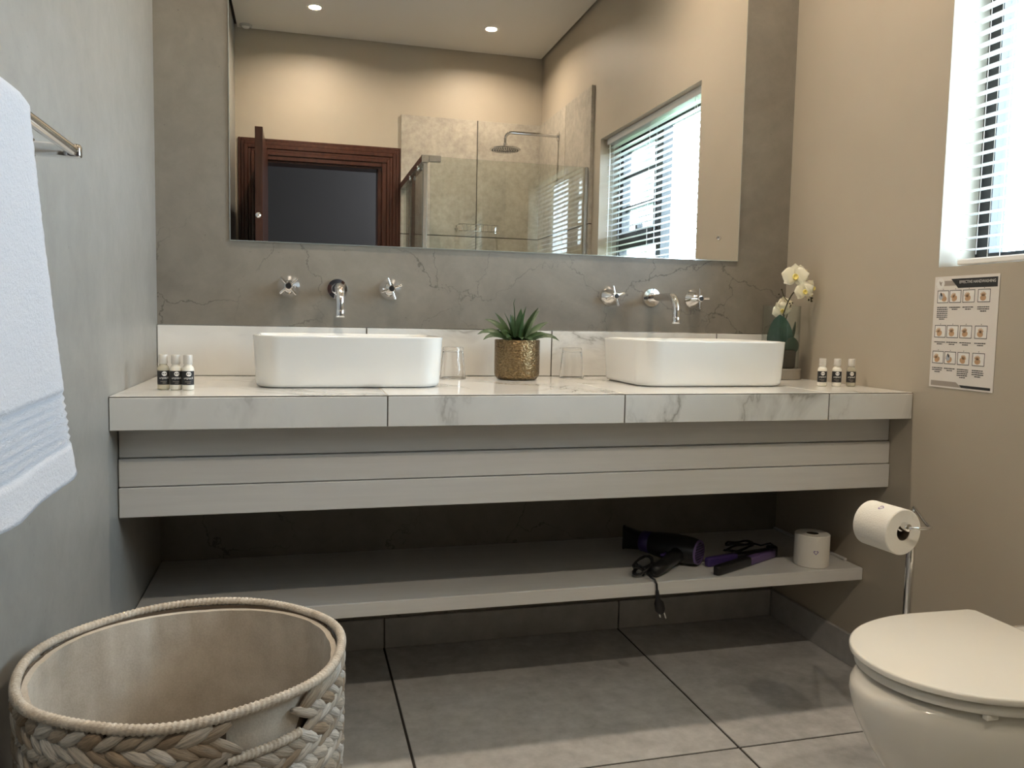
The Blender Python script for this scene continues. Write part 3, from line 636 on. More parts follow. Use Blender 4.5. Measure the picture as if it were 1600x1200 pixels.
flower((0.004, -0.060, 0.307), (-0.45, -1, 0.15), 0.045)
flower((0.026, -0.080, 0.258), (-0.25, -1, 0.05), 0.034, 0.3)
flower((0.052, -0.075, 0.268), (0.45, -1, 0.25), 0.032, 0.8)
flower((0.060, -0.050, 0.250), (0.85, -0.6, 0.2), 0.030, 0.2)
flower((0.047, -0.035, 0.318), (0.9, 0.2, 0.3), 0.030, 1.2)
flower((0.004, 0.010, 0.195), (-0.3, -1, 0.0), 0.034, 0.6)
flower((0.022, 0.020, 0.215), (0.1, -1, 0.1), 0.032, 0.1)

# ------------------------------------------------------------------ poster on the right wall
PW, PH = 0.21, 0.297
post = thing('handwashing_poster', 'laminated handwashing instruction notice below the window', 'poster', (W-0.0006, -0.697, 1.1965))
post.matrix_world = Matrix(((0, 0, -1, W-0.0006), (-1, 0, 0, -0.697), (0, 1, 0, 1.1965-PH), (0, 0, 0, 1)))
def flat(name, polys, m, h, parent=post):
    b = B()
    for poly in polys: b.faces.new([b.verts.new((x, y, h)) for x, y in poly])
    return obj(name, b, m, parent)
def U(u, v): return (u*PW, (1-v)*PH)
def rect(u0, u1, v0, v1): return [U(u0, v1), U(u1, v1), U(u1, v0), U(u0, v0)]
def ell(u, v, ru, rv, n=14, a0=0.0):
    ca, sa = math.cos(a0), math.sin(a0); cx, cy = U(u, v); return [(cx+ru*PW*math.cos(2*PI*i/n)*ca-rv*PW*math.sin(2*PI*i/n)*sa, cy+ru*PW*math.cos(2*PI*i/n)*sa+rv*PW*math.sin(2*PI*i/n)*ca) for i in range(n)]
b = B(); box(b, 0, PW, 0, PH, 0.0, 0.0008); obj('sheet', b, 'paper', post)
flat('grey_band', [[U(0.03, 0.085), U(0.36, 0.085), U(0.29, 0.04), U(0.03, 0.04)]], 'inkgrey', 0.0009)
hb = flat('header_band', [[U(0.385, 0.108), U(0.975, 0.108), U(0.975, 0.025), U(0.265, 0.025)]], 'ink', 0.0010)
tb = text_bm('EFFECTIVE HANDWASHING', 0.0125, 0, 'LEFT'); xs = [v.co.x for v in tb.verts]; s = 0.114/(max(xs)-min(xs))
for v in tb.verts: v.co = Vector((v.co.x*s+0.40*PW, v.co.y*1.0*s*1.15+(1-0.068)*PH, 0.0012))
obj('header_lettering', tb, 'inkwhite', hb)
flat('emblem_disc', [ell(0.095, 0.062, 0.068, 0.068, 24)], 'inkwhite', 0.0011)
flat('emblem_mark', [ell(0.095, 0.062, 0.012, 0.035, 10, 0.5), ell(0.11, 0.058, 0.008, 0.022, 10, -0.6)], 'inkgrey', 0.0012)
rowsV = (0.125, 0.437, 0.672); cols_u = (0.055, 0.255, 0.465, 0.695); hand = 0
txt = [[7, 2, 2, 3], [2, 2, 2, 2], [3, 2, 5, 4]]
for r in range(3):
    for c in range(4):
        u0 = cols_u[c]-0.012*r; u1 = u0+0.185; v0 = rowsV[r]; v1 = v0+0.112; um, vm = (u0+u1)/2, (v0+v1)/2; tk = 0.008
        fr = flat('picture_frame', [rect(u0, u1, v0, v0+tk*0.7), rect(u0, u1, v1-tk*0.7, v1), rect(u0, u0+tk, v0+tk*0.7, v1-tk*0.7), rect(u1-tk, u1, v0+tk*0.7, v1-tk*0.7)], 'ink', 0.0010)
        flat('picture_ground', [rect(u0+tk, u1-tk, v0+tk*0.7, v1-tk*0.7)], 'inkwhite', 0.00095, fr)
        k = r*4+c; rnd = random.Random(k); tilt = (-0.2, 0.5, 0.3, 0.0, 0.5, 0.1, 0.2, -0.2, 0.5, 0.6, -0.4, 0.1)[k]
        palms = [ell(um+(0.02 if k == 0 else -0.012), vm+0.018, 0.045, 0.036, 14, tilt)]; fing = []
        for q in range(5):
            a = PI/2+tilt+(q-2)*0.32; L = (0.030, 0.042, 0.046, 0.042, 0.034)[q]; cx, cy = um-0.012+math.cos(a)*0.045, vm+0.018-math.sin(a)*0.045*PW/PH
            fing.append(ell(cx, cy, L*0.75, 0.0105, 10, a))
        flat('hand_picture', palms, 'skin', 0.00105, fr); flat('finger_picture', fing, 'skin2', 0.0011, fr)
        if k in (0, 9): flat('tap_picture', [ell(um-0.035, vm, 0.034, 0.040, 14), ], 'inkblue', 0.00112, fr); flat('tap_picture', [ell(um-0.03, vm-0.02, 0.012, 0.028, 12, 0.4)], 'ink', 0.00115, fr)
        b = B(); flat('number_print', [rect(um-0.005, um+0.005, v0-0.014, v0-0.007)], 'ink', 0.001, fr); b.free()
        lines = []
        for q in range(txt[r][c]):
            hw = 0.088 if q < txt[r][c]-1 else 0.045; vv = v1+0.036+q*0.0175; uu = um-hw
            while uu < um+hw-0.01:
                w_ = rnd.uniform(0.016, 0.04); lines.append(rect(uu, min(uu+w_, um+hw), vv, vv+0.0082)); uu += w_+0.004
        flat('caption_print', lines, 'ink', 0.0010)
flat('footer_band', [[U(0.03, 0.985), U(0.53, 0.985), U(0.44, 0.94), U(0.03, 0.94)]], 'inkgrey', 0.0010)
flat('footer_bar', [[U(0.53, 0.985), U(0.965, 0.985), U(0.965, 0.962), U(0.49, 0.962)]], 'ink', 0.0011)

# ------------------------------------------------------------------ toilet paper
def roll(b, r=0.052, h=0.098, rc=0.019):
    return lathe(b, [(rc, 0.0), (r-0.002, 0.0), (r, 0.002), (r, h-0.002), (r-0.002, h), (rc, h), (rc, 0.0)], 48, cap0=False, cap1=False)
def paper(name_label, loc, rotm=None):
    t = thing('toilet_roll', name_label, 'toilet roll', loc)
    if rotm: t.matrix_world = Matrix.Translation(loc) @ rotm
    obj('tissue', roll(B()), 'tissue', t, smooth=40)
    b = B(); lathe(b, [(0.0188, 0.001), (0.0188, 0.097), (0.0178, 0.097), (0.0178, 0.001), (0.0188, 0.001)], 28, cap0=False, cap1=False); obj('core', b, 'card', t, smooth=40)
    return t
t = paper('white toilet roll standing on the low shelf beside the wall', (1.935, -0.408, ZSH+0.0004))
heart_logo(t, 0.0075, 'inkpurple', lambda x, y: (0.0525*math.cos(-1.95+x/0.0525), 0.0525*math.sin(-1.95+x/0.0525), 0.050+y))
AX = Vector((-0.10, 1.0, 0.0)).normalized()      # axis of the roll on the stand (near end to far end)
nr = Vector((1.703, -1.052, 0.602))
rm = AX.to_track_quat('Z', 'X').to_matrix().to_4x4()
DZR = -0.013
t = paper('white toilet roll hanging on the chrome stand by the toilet', nr+Vector((0, 0, DZR+0.013)), rm)
inv = rm.inverted(); upl = inv @ Vector((-0.45, 0, 1)); a0 = math.atan2(upl.y, upl.x)
heart_logo(t, 0.0075, 'inkpurple', lambda x, y: (0.0525*math.cos(a0+x/0.0525), 0.0525*math.sin(a0+x/0.0525), 0.045+y))
st = thing('roll_stand', 'chrome toilet roll stand between shelf and toilet', 'stand', (1.875, -0.885, 0))
P0 = Vector((1.875, -0.885, 0)); zax = 0.602+0.0135
b = B(); lathe(b, [(0.045, 0), (0.045, 0.006), (0.041, 0.010), (0.016, 0.012), (0.012, 0.018)], 40); obj('foot', b, 'chrome', st, smooth=40)
b = B(); tube(b, [(0, 0, 0.012), (0, 0, zax-0.012)], 0.0105, 18); obj('pole', b, 'chrome', st, smooth=50)
n0 = nr+Vector((0, 0, 0.0135))-P0
pn = n0-AX*0.024
pw = [Vector((0, 0, zax-0.012)), Vector((-0.001, -0.003, zax-0.004)), Vector((-0.006, -0.010, zax)), Vector((-0.104, -0.160, zax)), Vector((-0.111, -0.174, zax)), Vector((-0.116, -0.186, zax)), Vector((-0.128, -0.193, zax))]
pw += [pn+Vector((0.018, 0.0, 0)), pn+Vector((0.006, 0.002, 0)), pn+Vector((0.001, 0.008, 0)), n0-AX*0.008, n0+AX*0.11]
b = B(); tube(b, pw, 0.0038, 10); obj('wire_arm', b, 'chrome', st, smooth=60)
b = B(); lathe(b, [(0.004, -0.016), (0.0085, -0.014), (0.0105, -0.006), (0.0105, 0.002), (0.006, 0.004), (0.0125, 0.006), (0.0125, 0.012), (0.004, 0.013)], 20); xform(b, Matrix.Translation(n0) @ rm); obj('knob', b, 'chrome', st, smooth=40)

# ------------------------------------------------------------------ toilet
TX, TY = 1.825, -1.332
tl = thing('toilet', 'white back-to-wall toilet with closed lid against the beige wall', 'toilet', (W-0.002, TY, 0))
def dshape(xb, xt, hw, n=40, p=2.1):
    """plan outline: straight back at xb, rounded nose at xt (xt < xb), half width hw"""
    xm = xb-(xb-xt)*0.36; out = [(xb, -hw*0.93), (xb, hw*0.93), (xb-0.012, hw*0.975)]
    for i in range(n+1):
        a = PI/2+PI*i/n; ca, sa = math.cos(a), math.sin(a)
        out.append((xm-(xm-xt)*abs(ca)**(2/p), hw*math.copysign(abs(sa)**(2/p), sa)))
    out.append((xb-0.012, -hw*0.975)); return out
ox = W-0.002
def ring_of(b, poly, z): return [b.verts.new((x-ox, y, z)) for x, y in poly]
b = B(); rows = []
for xt, xb, hw, z in ((1.575, 2.07, 0.118, 0.0), (1.570, 2.07, 0.121, 0.01), (1.540, 2.07, 0.132, 0.10), (1.488, 2.07, 0.152, 0.19), (1.430, 2.07, 0.180, 0.275), (1.400, 2.07, 0.196, 0.335), (1.390, 2.07, 0.201, 0.375), (1.392, 2.07, 0.200, 0.392), (1.402, 2.066, 0.194, 0.403), (1.43, 2.05, 0.175, 0.4065)):
    rows.append(ring_of(b, dshape(xb, xt, hw), z))
ring_faces(b, rows); obj('pan', b, 'toilet', tl, smooth=60)
def slab(xb, xt, hw, z0, z1, bev, name, m):
    b = B(); rows = [ring_of(b, dshape(xb-bev, xt+bev, hw-bev), z0), ring_of(b, dshape(xb, xt, hw), z0+bev*0.8), ring_of(b, dshape(xb, xt, hw), z1-bev), ring_of(b, dshape(xb-bev*0.4, xt+bev*0.4, hw-bev*0.4), z1-bev*0.3), ring_of(b, dshape(xb-bev*1.5, xt+bev*1.5, hw-bev*1.5), z1)]
    ring_faces(b, rows); return obj(name, b, m, tl, smooth=50)
slab(1.820, 1.412, 0.194, 0.4145, 0.431, 0.003, 'seat', 'seat')
slab(1.820, 1.402, 0.2015, 0.4365, 0.4500, 0.0035, 'lid', 'seat')
for x, y in ((1.52, -0.150), (1.52, 0.150), (1.74, -0.165), (1.74, 0.165)):
    b = B(); box(b, x-ox-0.012, x-ox+0.012, y-0.006, y+0.006, 0.4050, 0.4150, 0.002); obj('seat_buffer', b, 'seat', tl)
for y in (-0.08, 0.08):
    b = B(); tube(b, [(1.835-ox, y-0.022, 0.424), (1.835-ox, y+0.022, 0.424)], 0.011, 16); box(b, 1.828-ox, 1.845-ox, y-0.016, y+0.016, 0.4045, 0.418, 0.002); obj('hinge', b, 'chrome', tl, smooth=40)

# ------------------------------------------------------------------ hair dryer and straightener on the shelf
hd = thing('hair_dryer', 'black and purple hair dryer lying on the low shelf', 'hair dryer', (1.50, -0.27, ZSH+0.0004))
ax = Vector((0.175, -0.23, 0.0)).normalized()         # nozzle -> rear
ctr = Vector((0, 0, 0.044)); mt = Matrix.Translation(ctr) @ ax.to_track_quat('Z', 'Y').to_matrix().to_4x4()
b = B(); lathe(b, [(0.030, -0.075), (0.031, -0.06), (0.038, -0.02), (0.043, 0.03), (0.0435, 0.07), (0.041, 0.10), (0.037, 0.118)], 36); xform(b, mt); obj('barrel', b, 'black', hd, smooth=50)
b = B(); lathe(b, [(0.0315, -0.074), (0.0325, -0.073), (0.0345, -0.040), (0.0335, -0.039)], 32, cap0=False, cap1=False); xform(b, mt); obj('collar_band', b, 'purple', hd, smooth=50)
b = B(); rows = [[b.verts.new((x, y, z)) for x, y in rrect(hx_, hy_, r_, 6)] for hx_, hy_, r_, z in ((0.029, 0.029, 0.0285, -0.074), (0.030, 0.024, 0.02, -0.095), (0.036, 0.012, 0.010, -0.135), (0.040, 0.008, 0.007, -0.142), (0.038, 0.005, 0.004, -0.142), (0.030, 0.005, 0.004, -0.12))]
ring_faces(b, rows); xform(b, mt @ Matrix.Rotation(PI/2, 4, 'Z')); obj('nozzle', b, 'black', hd, smooth=50)
b = B(); lathe(b, [(0.0376, 0.1165), (0.0382, 0.1190), (0.0365, 0.1215), (0.032, 0.1220), (0.0315, 0.1185)], 36, cap0=False, cap1=False); xform(b, mt); gr = obj('grille_ring', b, 'lilac', hd, smooth=50)
b = B(); lathe(b, [(0.0315, 0.118), (0.001, 0.119)], 32); xform(b, mt); obj('grille_back', b, 'black', gr)
for k in range(7):
    s = -0.024+0.008*k; hw = math.sqrt(0.031**2-s*s); b = B(); box(b, -hw, hw, s-0.0014, s+0.0014, 0.1192, 0.1222); xform(b, mt @ Matrix.Rotation(PI/2 if False else 0, 4, 'Z')); obj('grille_bar', b, 'lilac', gr)
hdv = Vector((-0.170, -0.135, 0)).normalized(); h0 = Vector((0.040, -0.050, 0.040))
b = B(); tube(b, [h0, h0+hdv*0.06+Vector((0, 0, -0.008)), h0+hdv*0.13+Vector((0, 0, -0.017)), h0+hdv*0.185+Vector((0, 0, -0.020)), h0+hdv*0.192+Vector((0, 0, -0.020))], [0.026, 0.0215, 0.0195, 0.0175, 0.010], 20); obj('handle', b, 'black', hd, smooth=60)
b = B(); sw = h0+hdv*0.09+Vector((-0.012, 0.014, 0.004)); box(b, -0.016, 0.016, -0.005, 0.005, -0.003, 0.004, 0.002); xform(b, Matrix.Translation(sw) @ Matrix.Rotation(math.atan2(hdv.y, hdv.x), 4, 'Z')); obj('switch', b, 'purple', hd)
rng = random.Random(3); hc = Vector((-0.132, -0.142, 0.012)); pts = [h0+hdv*0.19+Vector((0, 0, -0.020))]
for i in range(110):
    a = i/110*2*PI*6.3; rx = 0.056+0.012*math.sin(i*0.37); ry = 0.020+0.009*math.sin(i*0.53)
    u_ = Vector((0.72, 0.69, 0)); v_ = Vector((-0.69, 0.72, 0)); zz = 0.010+0.020*(0.5+0.5*math.sin(a*0.5+1.0))+0.012*math.sin(i*0.9)*0.5
    pts.append(hc+Vector((0.01, 0.016, 0))+u_*rx*math.cos(a)+v_*ry*math.sin(a)+Vector((0, 0, max(-0.006, zz-0.010))))
edge_y = -0.472-(-0.27)
pts += [Vector((-0.128, -0.190, 0.010)), Vector((-0.122, -0.203, 0.007)), Vector((-0.119, -0.2095, -0.004)), Vector((-0.117, -0.211, -0.025))]
b = B(); tube(b, pts, 0.0032, 6); cord = obj('power_cord', b, 'black', hd, smooth=60)
b = B(); tube(b, [(-0.117, -0.211, -0.022), (-0.115, -0.2115, -0.046), (-0.111, -0.2115, -0.058), (-0.106, -0.2115, -0.078), (-0.102, -0.2115, -0.088)], [0.0045, 0.0065, 0.0135, 0.0145, 0.009], 14); pg = obj('plug', b, 'black', cord, smooth=60)
for s in (-1, 1):
    b = B(); o_ = Vector((-0.102+s*0.0085, -0.2115, -0.086-s*0.002)); tube(b, [o_, o_+Vector((0.006, 0, -0.017))], 0.0023, 8); obj('plug_pin', b, 'chrome', cord, smooth=60)
b = B(); tube(b, arc((-0.150+0.01, -0.134, 0.012), 0.017, 0, 2*PI, 20, (-0.69, 0.72, 0), (0, 0, 1))[:-1], 0.0022, 6, closed=True); obj('cord_tie', b, 'black', cord)

hs = thing('hair_straightener', 'black and purple hair straightener lying open on the low shelf', 'hair straightener', (1.70, -0.36, ZSH+0.0004))
def arm(tip, hinge, m_tip, m_back, split, flat_col):
    tip, hinge = Vector(tip), Vector(hinge); d = (hinge-tip); L = d.length; d.normalize(); sd = Vector((-d.y, d.x, 0)); b = B()
    def seg(s0, s1, w0, w1, h, m, name, round0=False, round1=False):
        b = B(); poly0 = []
        for s, w in ((s0, w0), (s1, w1)): poly0.append((tip+d*(L*s), w))
        (a, wa), (c, wc) = poly0; A_ = [a-sd*wa, a+sd*wa, c+sd*wc, c-sd*wc]
        if round0: A_ = [a-sd*wa, a-sd*wa*0.7-d*0.010, a+sd*wa*0.7-d*0.010, a+sd*wa, c+sd*wc, c-sd*wc]
        lo = [b.verts.new((p.x, p.y, 0.001)) for p in A_]; hi = [b.verts.new((p.x, p.y, h)) for p in A_]; ring_faces(b, [lo, hi])
        bmesh.ops.recalc_face_normals(b, faces=b.faces[:]); bmesh.ops.bevel(b, geom=b.edges[:], offset=0.004, segments=2, profile=0.5, affect='EDGES'); return obj(name, b, m, hs, smooth=60)
    seg(0.03, split, 0.0115, 0.0125, 0.028, m_tip, 'plate_arm', True); seg(split-0.01, 1.0, 0.0125, 0.010, 0.026, m_back, 'handle_arm')
arm((-0.104, -0.012, 0), (0.150, 0.055, 0), 'purple', 'black', 0.45, None)
arm((-0.120, -0.095, 0), (0.158, 0.040, 0), 'black', 'lilac', 0.55, None)
b = B(); lathe(b, [(0.017, 0.001), (0.018, 0.004), (0.018, 0.030), (0.014, 0.033), (0.001, 0.0335)], 24, (0.160, 0.052, 0)); obj('hinge', b, 'black', hs, smooth=40)
pts = [Vector((0.172, 0.058, 0.018)), Vector((0.190, 0.072, 0.020)), Vector((0.180, 0.092, 0.030)), Vector((0.150, 0.098, 0.022))]
for i in range(70):
    a = i/70*2*PI*4.2; u_ = Vector((0.95, 0.25, 0)); v_ = Vector((-0.25, 0.95, 0)); pts.append(Vector((0.085, 0.125, 0.007))+u_*(0.060+0.006*math.sin(i*0.6))*math.cos(a)+v_*(0.018+0.005*math.cos(i*0.4))*math.sin(a)+Vector((0, 0, 0.012+0.011*math.sin(a*0.5)+0.003*math.sin(i*1.3))))
b = B(); tube(b, pts, 0.003, 6); obj('power_cord', b, 'black', hs, smooth=60)

# ------------------------------------------------------------------ towel rail and towel
RX, RZ = 0.066, 1.303
rail = thing('towel_rail', 'chrome towel rail on the left wall', 'towel rail', (0, -1.146, RZ))
b = B(); tube(b, [(RX, 0.004, 0), (RX, -0.70, 0)], 0.0085, 16); obj('bar', b, 'chrome', rail, smooth=50)
for y in (0.0, -0.69):
    b = B(); box(b, 0.0005, RX+0.010, y-0.010, y+0.010, -0.010, 0.010, 0.003); obj('bracket', b, 'chrome', rail, smooth=40)
    b = B(); box(b, 0.0003, 0.008, y-0.020, y+0.020, -0.020, 0.020, 0.003); obj('wall_plate', b, 'chrome', rail, smooth=40)
tw = thing('bath_towel', 'thick white terry towel hanging on the left wall rail', 'towel', (RX, -1.418, RZ))
def towel_path():
    pts = []
    for i in range(90):                       # front side, bottom to top
        s = i/89; z = -0.452+0.449*s; pts.append((0.044-0.0285*s**0.8, z))
    for i in range(1, 10): a = PI*i/10; pts.append((0.0155*math.cos(a), -0.003+0.0125*math.sin(a)))
    for i in range(24): s = i/23; pts.append((-0.0155-0.008*s, -0.003-0.40*s))
    return pts
rngt = random.Random(5)
def towel_surf(off, y, s_):
    return None
TP = towel_path(); nY = 46; b = B(); outer, inner = [], []
for k, (px, pz) in enumerate(TP):
    a = TP[max(k-1, 0)]; c = TP[min(k+1, len(TP)-1)]; tx, tz = c[0]-a[0], c[1]-a[1]; l_ = math.hypot(tx, tz); nx, nz = tz/l_, -tx/l_
    ro, ri = [], []; front = k < 90; low = max(0.0, 1-k/89) if front else 0
    for j in range(nY+1):
        s = j/nY; y = -0.52*s; y += (0.042*low**1.3)*(1-s)*1.0
        edge = min(1.0, min(s, 1-s)*14); th = 0.0075*(0.4+0.6*edge)
        if front and 8 <= k <= 21: th *= (0.15 if k % 2 else 0.95)
        wav = 0.004*math.sin(y*26+1.0)*(low if front else 0.3)+rngt.uniform(-0.0004, 0.0004)
        dz = 0.012*math.sin(y*9)*low-0.010*low*(1-s)**3
        ox_ = px+nx*(th+wav); oz_ = pz+nz*(th)+dz
        if not front and k >= 99: ox_ = max(ox_, -RX+0.006)
        ix_ = px+nx*(-th*0.9+wav)
        if not front and k >= 99: ix_ = max(ix_, -RX+0.008)
        ro.append(b.verts.new((ox_, y, oz_))); ri.append(b.verts.new((ix_, y, pz-nz*th*0.9+dz)))
    outer.append(ro); inner.append(ri)
for k in range(len(TP)-1):
    for j in range(nY):
        b.faces.new((outer[k][j], outer[k][j+1], outer[k+1][j+1], outer[k+1][j])); b.faces.new((inner[k][j+1], inner[k][j], inner[k+1][j], inner[k+1][j+1]))
    b.faces.new((outer[k][0], outer[k+1][0], inner[k+1][0], inner[k][0])); b.faces.new((outer[k+1][nY], outer[k][nY], inner[k][nY], inner[k+1][nY]))
for j in range(nY):
    b.faces.new((outer[0][j+1], outer[0][j], inner[0][j], inner[0][j+1])); b.faces.new((outer[-1][j], outer[-1][j+1], inner[-1][j+1], inner[-1][j]))
bmesh.ops.recalc_face_normals(b, faces=b.faces[:])
obj('cloth', b, 'towel', tw, smooth=180)

# ------------------------------------------------------------------ laundry basket
BX, BY, BR, BZ = 0.2445, -1.325, 0.217, 0.575
bk = thing('laundry_basket', 'round woven water hyacinth laundry basket with cream lining', 'basket', (BX, BY, 0))
OA0, OA1, OH = math.radians(-70), math.radians(-46), 0.050     # hand-hold opening below the rim
def brad(z): return BR-0.020*(1-z/BZ)**1.5
def gap(a, z, m=0.0):
    a = (a+PI) % (2*PI)-PI; return OA0-m < a < OA1+m and z > BZ-0.012-OH
rgb = random.Random(11)
rowh = 0.0350; nr_ = int((BZ-0.018)/rowh); zt = BZ-0.016
for r in range(nr_):
    zc_ = zt-(r+0.5)*rowh; R_ = brad(zc_); n = int(2*PI*R_/0.0235); b = B(); ph = rgb.random(); uvl = b.loops.layers.uv.new('fibre'); uvd = {}
    for k in range(n):
        for s in (-1, 1):
            a = 2*PI*(k+ph+(0.5 if s > 0 else 0))/n
            if zc_+s*0.0088 > BZ-0.014-OH-0.004 and gap(a, BZ-0.02, 0.045): continue
            L = 0.0275*rgb.uniform(0.85, 1.15); wv = 0.0094*rgb.uniform(0.75, 1.15); tk = 0.0050*rgb.uniform(0.8, 1.25); sl = math.radians(29+rgb.uniform(-6, 6))*s
            rad = R_-0.004; er = Vector((math.cos(a), math.sin(a), 0)); et = Vector((-math.sin(a), math.cos(a), 0)); ez = Vector((0, 0, 1))
            ld = et*math.cos(sl)+ez*math.sin(sl); sd = -et*math.sin(sl)+ez*math.cos(sl); cpos = er*rad+ez*(zc_+s*0.0088)
            rings = []
            for i in range(5):
                q = -0.86+1.72*i/4; w = math.sqrt(max(0, 1-q*q)); bow = er*(0.004*(1-q*q)+q*0.0028)
                rings.append([b.verts.new(cpos+ld*(L*q)+bow+sd*(wv*w*math.cos(2*PI*m/7))+er*(tk*w*math.sin(2*PI*m/7))) for m in range(7)])
            ring_faces(b, rings); cu, cv = rgb.randrange(900), rgb.randrange(900)
            for i, rg in enumerate(rings):
                for m_, v_ in enumerate(rg): uvd[v_] = (cu+0.05+0.9*i/4, cv+0.05+0.9*abs(m_-3.5)/3.5)
    bmesh.ops.recalc_face_normals(b, faces=b.faces[:])
    for f_ in b.faces:
        for lp in f_.loops: lp[uvl].uv = uvd[lp.vert]
    obj('braid', b, 'straw', bk, smooth=75)
# backing wall behind the braids
b = B(); nA = 96; zl = [0.012, 0.15, 0.30, 0.42, BZ-0.014-OH, BZ-0.010]
grid = [[b.verts.new(((brad(z)-0.009)*math.cos(2*PI*i/nA), (brad(z)-0.009)*math.sin(2*PI*i/nA), z)) for i in range(nA)] for z in zl]
for q in range(len(zl)-1):
    for i in range(nA):
        j = (i+1) % nA
        if gap(2*PI*(i+0.5)/nA, (zl[q]+zl[q+1])/2, 0.02) and q == len(zl)-2: continue
        b.faces.new((grid[q][i], grid[q][j], grid[q+1][j], grid[q+1][i]))
b.faces.new(list(reversed(grid[0]))); obj('backing', b, 'strawdark', bk, smooth=60)
def rope(pts, r, twist, amp, closed, name):
    """cord wrapped with fine turns: helical ridges round a tube"""
    b = B(); P = [Vector(p) for p in pts]; k = len(P); n = 10; rows = []
    for i in range(k):
        a_, c_ = (P[i-1], P[(i+1) % k]) if closed else (P[max(i-1, 0)], P[min(i+1, k-1)])
        T = (c_-a_).normalized(); N = Vector((0, 0, 1)); N = (N-T*N.dot(T)).normalized(); Q = T.cross(N)
        rows.append([b.verts.new(P[i]+(N*math.cos(2*PI*m/n)+Q*math.sin(2*PI*m/n))*(r*(1+amp*math.sin(i*twist+2*PI*m/n)))) for m in range(n)])
    ring_faces(b, rows+[rows[0]] if closed else rows, True, not closed, not closed)
    return obj(name, b, 'rope', bk, smooth=80)
nR = 900
rope([((BR-0.001+0.0015*math.sin(7*2*PI*i/nR))*math.cos(2*PI*i/nR), (BR-0.001+0.0015*math.sin(7*2*PI*i/nR))*math.sin(2*PI*i/nR), BZ-0.0066+0.0012*math.sin(5*2*PI*i/nR)) for i in range(nR)], 0.0066, 2*PI/4.6, 0.11, True, 'rim')
zb = BZ-0.014-OH
rope([(brad(zb)*math.cos(OA0-0.03+(OA1-OA0+0.06)*i/80), brad(zb)*math.sin(OA0-0.03+(OA1-OA0+0.06)*i/80), zb) for i in range(81)], 0.006, 2*PI/4.6, 0.12, False, 'handhold_bar')
# linen lining: slightly creased inner cylinder with a folded hem
b = B(); nA = 144; rows = []
def lin(a, z): return 0.0022*math.sin(9*a+6*z)+0.0017*math.sin(23*a-11*z)+0.0014*math.sin(4*a+30*z)+0.0012*math.sin(41*a+17*z)
prof = [(0.0, -0.013), (0.004, -0.0085), (0.003, -0.0165), (-0.030, -0.0175), (-0.10, -0.018), (-0.25, -0.019), (-0.42, -0.021), (-0.545, -0.022)]
for dz, dr in prof:
    z = BZ-0.020+dz+0.002
    rows.append([b.verts.new(((brad(z)+dr+(lin(2*PI*i/nA, z) if dz < -0.02 else 0.3*lin(2*PI*i/nA, z)))*math.cos(2*PI*i/nA), (brad(z)+dr+(lin(2*PI*i/nA, z) if dz < -0.02 else 0.3*lin(2*PI*i/nA, z)))*math.sin(2*PI*i/nA), z+0.002*math.sin(6*PI*i/nA)*(1 if dz > -0.02 else 0))) for i in range(nA)])
for q in range(1, len(rows)-1):
    for i in range(nA): j = (i+1) % nA; b.faces.new((rows[q][j], rows[q][i], rows[q+1][i], rows[q+1][j]))
b.faces.new(rows[-1]); 
for i in range(nA): j = (i+1) % nA; b.faces.new((rows[0][i], rows[1][i], rows[1][j], rows[0][j]))
for v in rows[0]: v.co.z -= 0.09
bmesh.ops.recalc_face_normals(b, faces=b.faces[:]); lining = obj('lining', b, 'linen', bk, smooth=70)
for a in (math.radians(100), math.radians(20)):
    b = B(); tube(b, [((brad(z)-0.0175)*math.cos(a), (brad(z)-0.0175)*math.sin(a), z) for z in (BZ-0.03, BZ-0.2, BZ-0.40, 0.04)], 0.0008, 5); obj('seam', b, 'linen', lining)

# ------------------------------------------------------------------ shower, seen in the mirror
se = thing('shower_enclosure', 'corner shower enclosure of clear glass and chrome rails', 'shower', (1.085, -2.055, 0))
def spart(name, a, m, bev=0.002): b = B(); box(b, *a, bev, 1) if bev else box(b, *a); return obj(name, b, m, se)
XR = W-0.021-1.085
spart('tray', (0, XR, -1.017, 0.03, 0.0005, 0.035), 'ceramic', 0.006)
spart('glass_panel', (0.03, XR-0.018, -0.004, 0.004, 0.04, 1.968), 'showerglass', 0)
spart('wall_profile', (XR-0.020, XR, -0.014, 0.014, 0.04, 1.968), 'steel')
spart('corner_post', (-0.012, 0.012, -0.015, 0.010, 0.04, 1.93), 'steel')
spart('top_rail', (-0.022, 0.020, -1.015, 0.014, 1.932, 1.972), 'steel'); spart('corner_block', (0.0205, 0.088, -0.016, 0.014, 1.938, 1.972), 'steel')
spart('door_glass', (-0.014, -0.008, -0.52, -0.018, 0.05, 1.928), 'showerglass', 0); spart('side_glass', (0.006, 0.012, -1.012, -0.47, 0.05, 1.93), 'showerglass', 0)
spart('door_stile', (-0.018, -0.004, -0.535, -0.520, 0.05, 1.928), 'steel'); spart('bottom_rail', (-0.018, 0.016, -1.012, -0.018, 0.036, 0.052), 'steel')
for y in (-0.10, -0.44):
    b = B(); lathe(b, [(0.014, 0), (0.016, 0.003), (0.016, 0.009), (0.014, 0.012)], 18); xform(b, Matrix.Translation((-0.034, y, 1.915)) @ Matrix.Rotation(PI/2, 4, 'Y')); obj('roller', b, 'chrome', se, smooth=40)
b = B(); tube(b, [(-0.045, -0.075, 1.0), (-0.045, -0.075, 1.25)], 0.007, 10); tube(b, [(-0.045, -0.075, 1.02), (-0.012, -0.075, 1.02)], 0.005, 8); tube(b, [(-0.045, -0.075, 1.23), (-0.012, -0.075, 1.23)], 0.005, 8); obj('pull_handle', b, 'chrome', se, smooth=50)
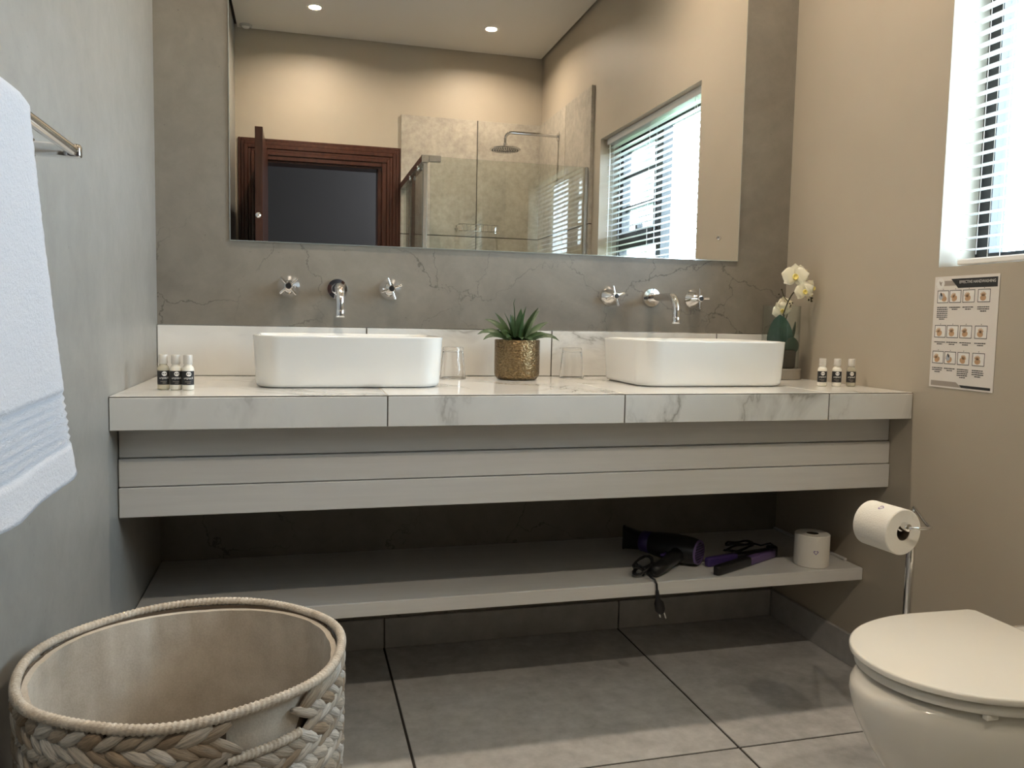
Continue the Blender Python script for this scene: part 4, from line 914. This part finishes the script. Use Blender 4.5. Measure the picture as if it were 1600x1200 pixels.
shd = thing('rain_shower', 'round chrome rain shower head on a wall arm', 'shower head', (W-ST, -2.63, 2.27))
b = B(); lathe(b, [(0.032, 0.0), (0.032, 0.006), (0.026, 0.010), (0.013, 0.012)], 28); xform(b, Matrix.Rotation(-PI/2, 4, 'Y')); obj('wall_flange', b, 'chrome', shd, smooth=40)
xh = -(W-ST-1.690); b = B(); tube(b, [(-0.006, 0, 0), (xh+0.05, 0, 0)] + [tuple(v) for v in arc((xh+0.045, 0, -0.045), 0.045, PI/2, PI, 8, (1, 0, 0), (0, 0, 1))] + [(xh, 0, -0.075)], 0.0105, 14); obj('arm', b, 'chrome', shd, smooth=50)
b = B(); lathe(b, [(0.012, -0.070), (0.015, -0.074), (0.015, -0.092), (0.022, -0.097), (0.030, -0.100)], 24, (xh, 0, 0)); obj('ball_joint', b, 'chrome', shd, smooth=40)
b = B(); lathe(b, [(0.030, -0.100), (0.098, -0.106), (0.101, -0.109), (0.101, -0.114), (0.098, -0.116), (0.001, -0.116)], 44, (xh, 0, 0)); hdisc = obj('head_disc', b, 'chrome', shd, smooth=40)
b = B()
for rr in (0.02, 0.036, 0.052, 0.068, 0.084):
    for k in range(int(rr*2*PI/0.015)):
        a = 2*PI*k/int(rr*2*PI/0.015); lathe(b, [(0.0028, -0.1162), (0.0020, -0.119)], 6, (xh+rr*math.cos(a), rr*math.sin(a), 0))
nz = obj('nozzles', b, 'black', hdisc); nz['kind'] = 'stuff'
sr = thing('soap_rack', 'chrome wire soap rack on the shower tiles', 'rack', (1.60, -D+ST, 1.665))
for z in (0.0, 0.045):
    b = B(); tube(b, [(-0.14, 0.004, z), (-0.14, 0.10, z), (-0.12, 0.115, z), (0.12, 0.115, z), (0.14, 0.10, z), (0.14, 0.004, z)], 0.003, 8); obj('hoop', b, 'chrome', sr)
for k in range(9):
    x = -0.12+0.03*k; b = B(); tube(b, [(x, 0.004, 0.0), (x, 0.115, 0.0), (x, 0.115, 0.045)], 0.0016, 6); obj('wire', b, 'chrome', sr)
for x in (-0.14, 0.14):
    b = B(); lathe(b, [(0.012, 0.0004), (0.012, 0.004), (0.006, 0.007)], 16); xform(b, Matrix.Translation((x, 0, 0.0225)) @ Matrix.Rotation(-PI/2, 4, 'X')); box(b, x-0.003, x+0.003, 0.004, 0.009, 0.0, 0.045); obj('wall_mount', b, 'chrome', sr, smooth=40)
mx = thing('shower_mixer', 'chrome shower mixer on the tiles below the rain head', 'tap', (W-ST, -2.63, 1.15))
b = B(); lathe(b, [(0.07, 0), (0.07, 0.006), (0.064, 0.010), (0.026, 0.012), (0.024, 0.055), (0.001, 0.058)], 36); xform(b, Matrix.Rotation(-PI/2, 4, 'Y')); obj('body', b, 'chrome', mx, smooth=40)
b = B(); tube(b, [(-0.045, 0, 0), (-0.052, 0, -0.09)], [0.008, 0.006], 12); obj('lever', b, 'chrome', mx, smooth=50)
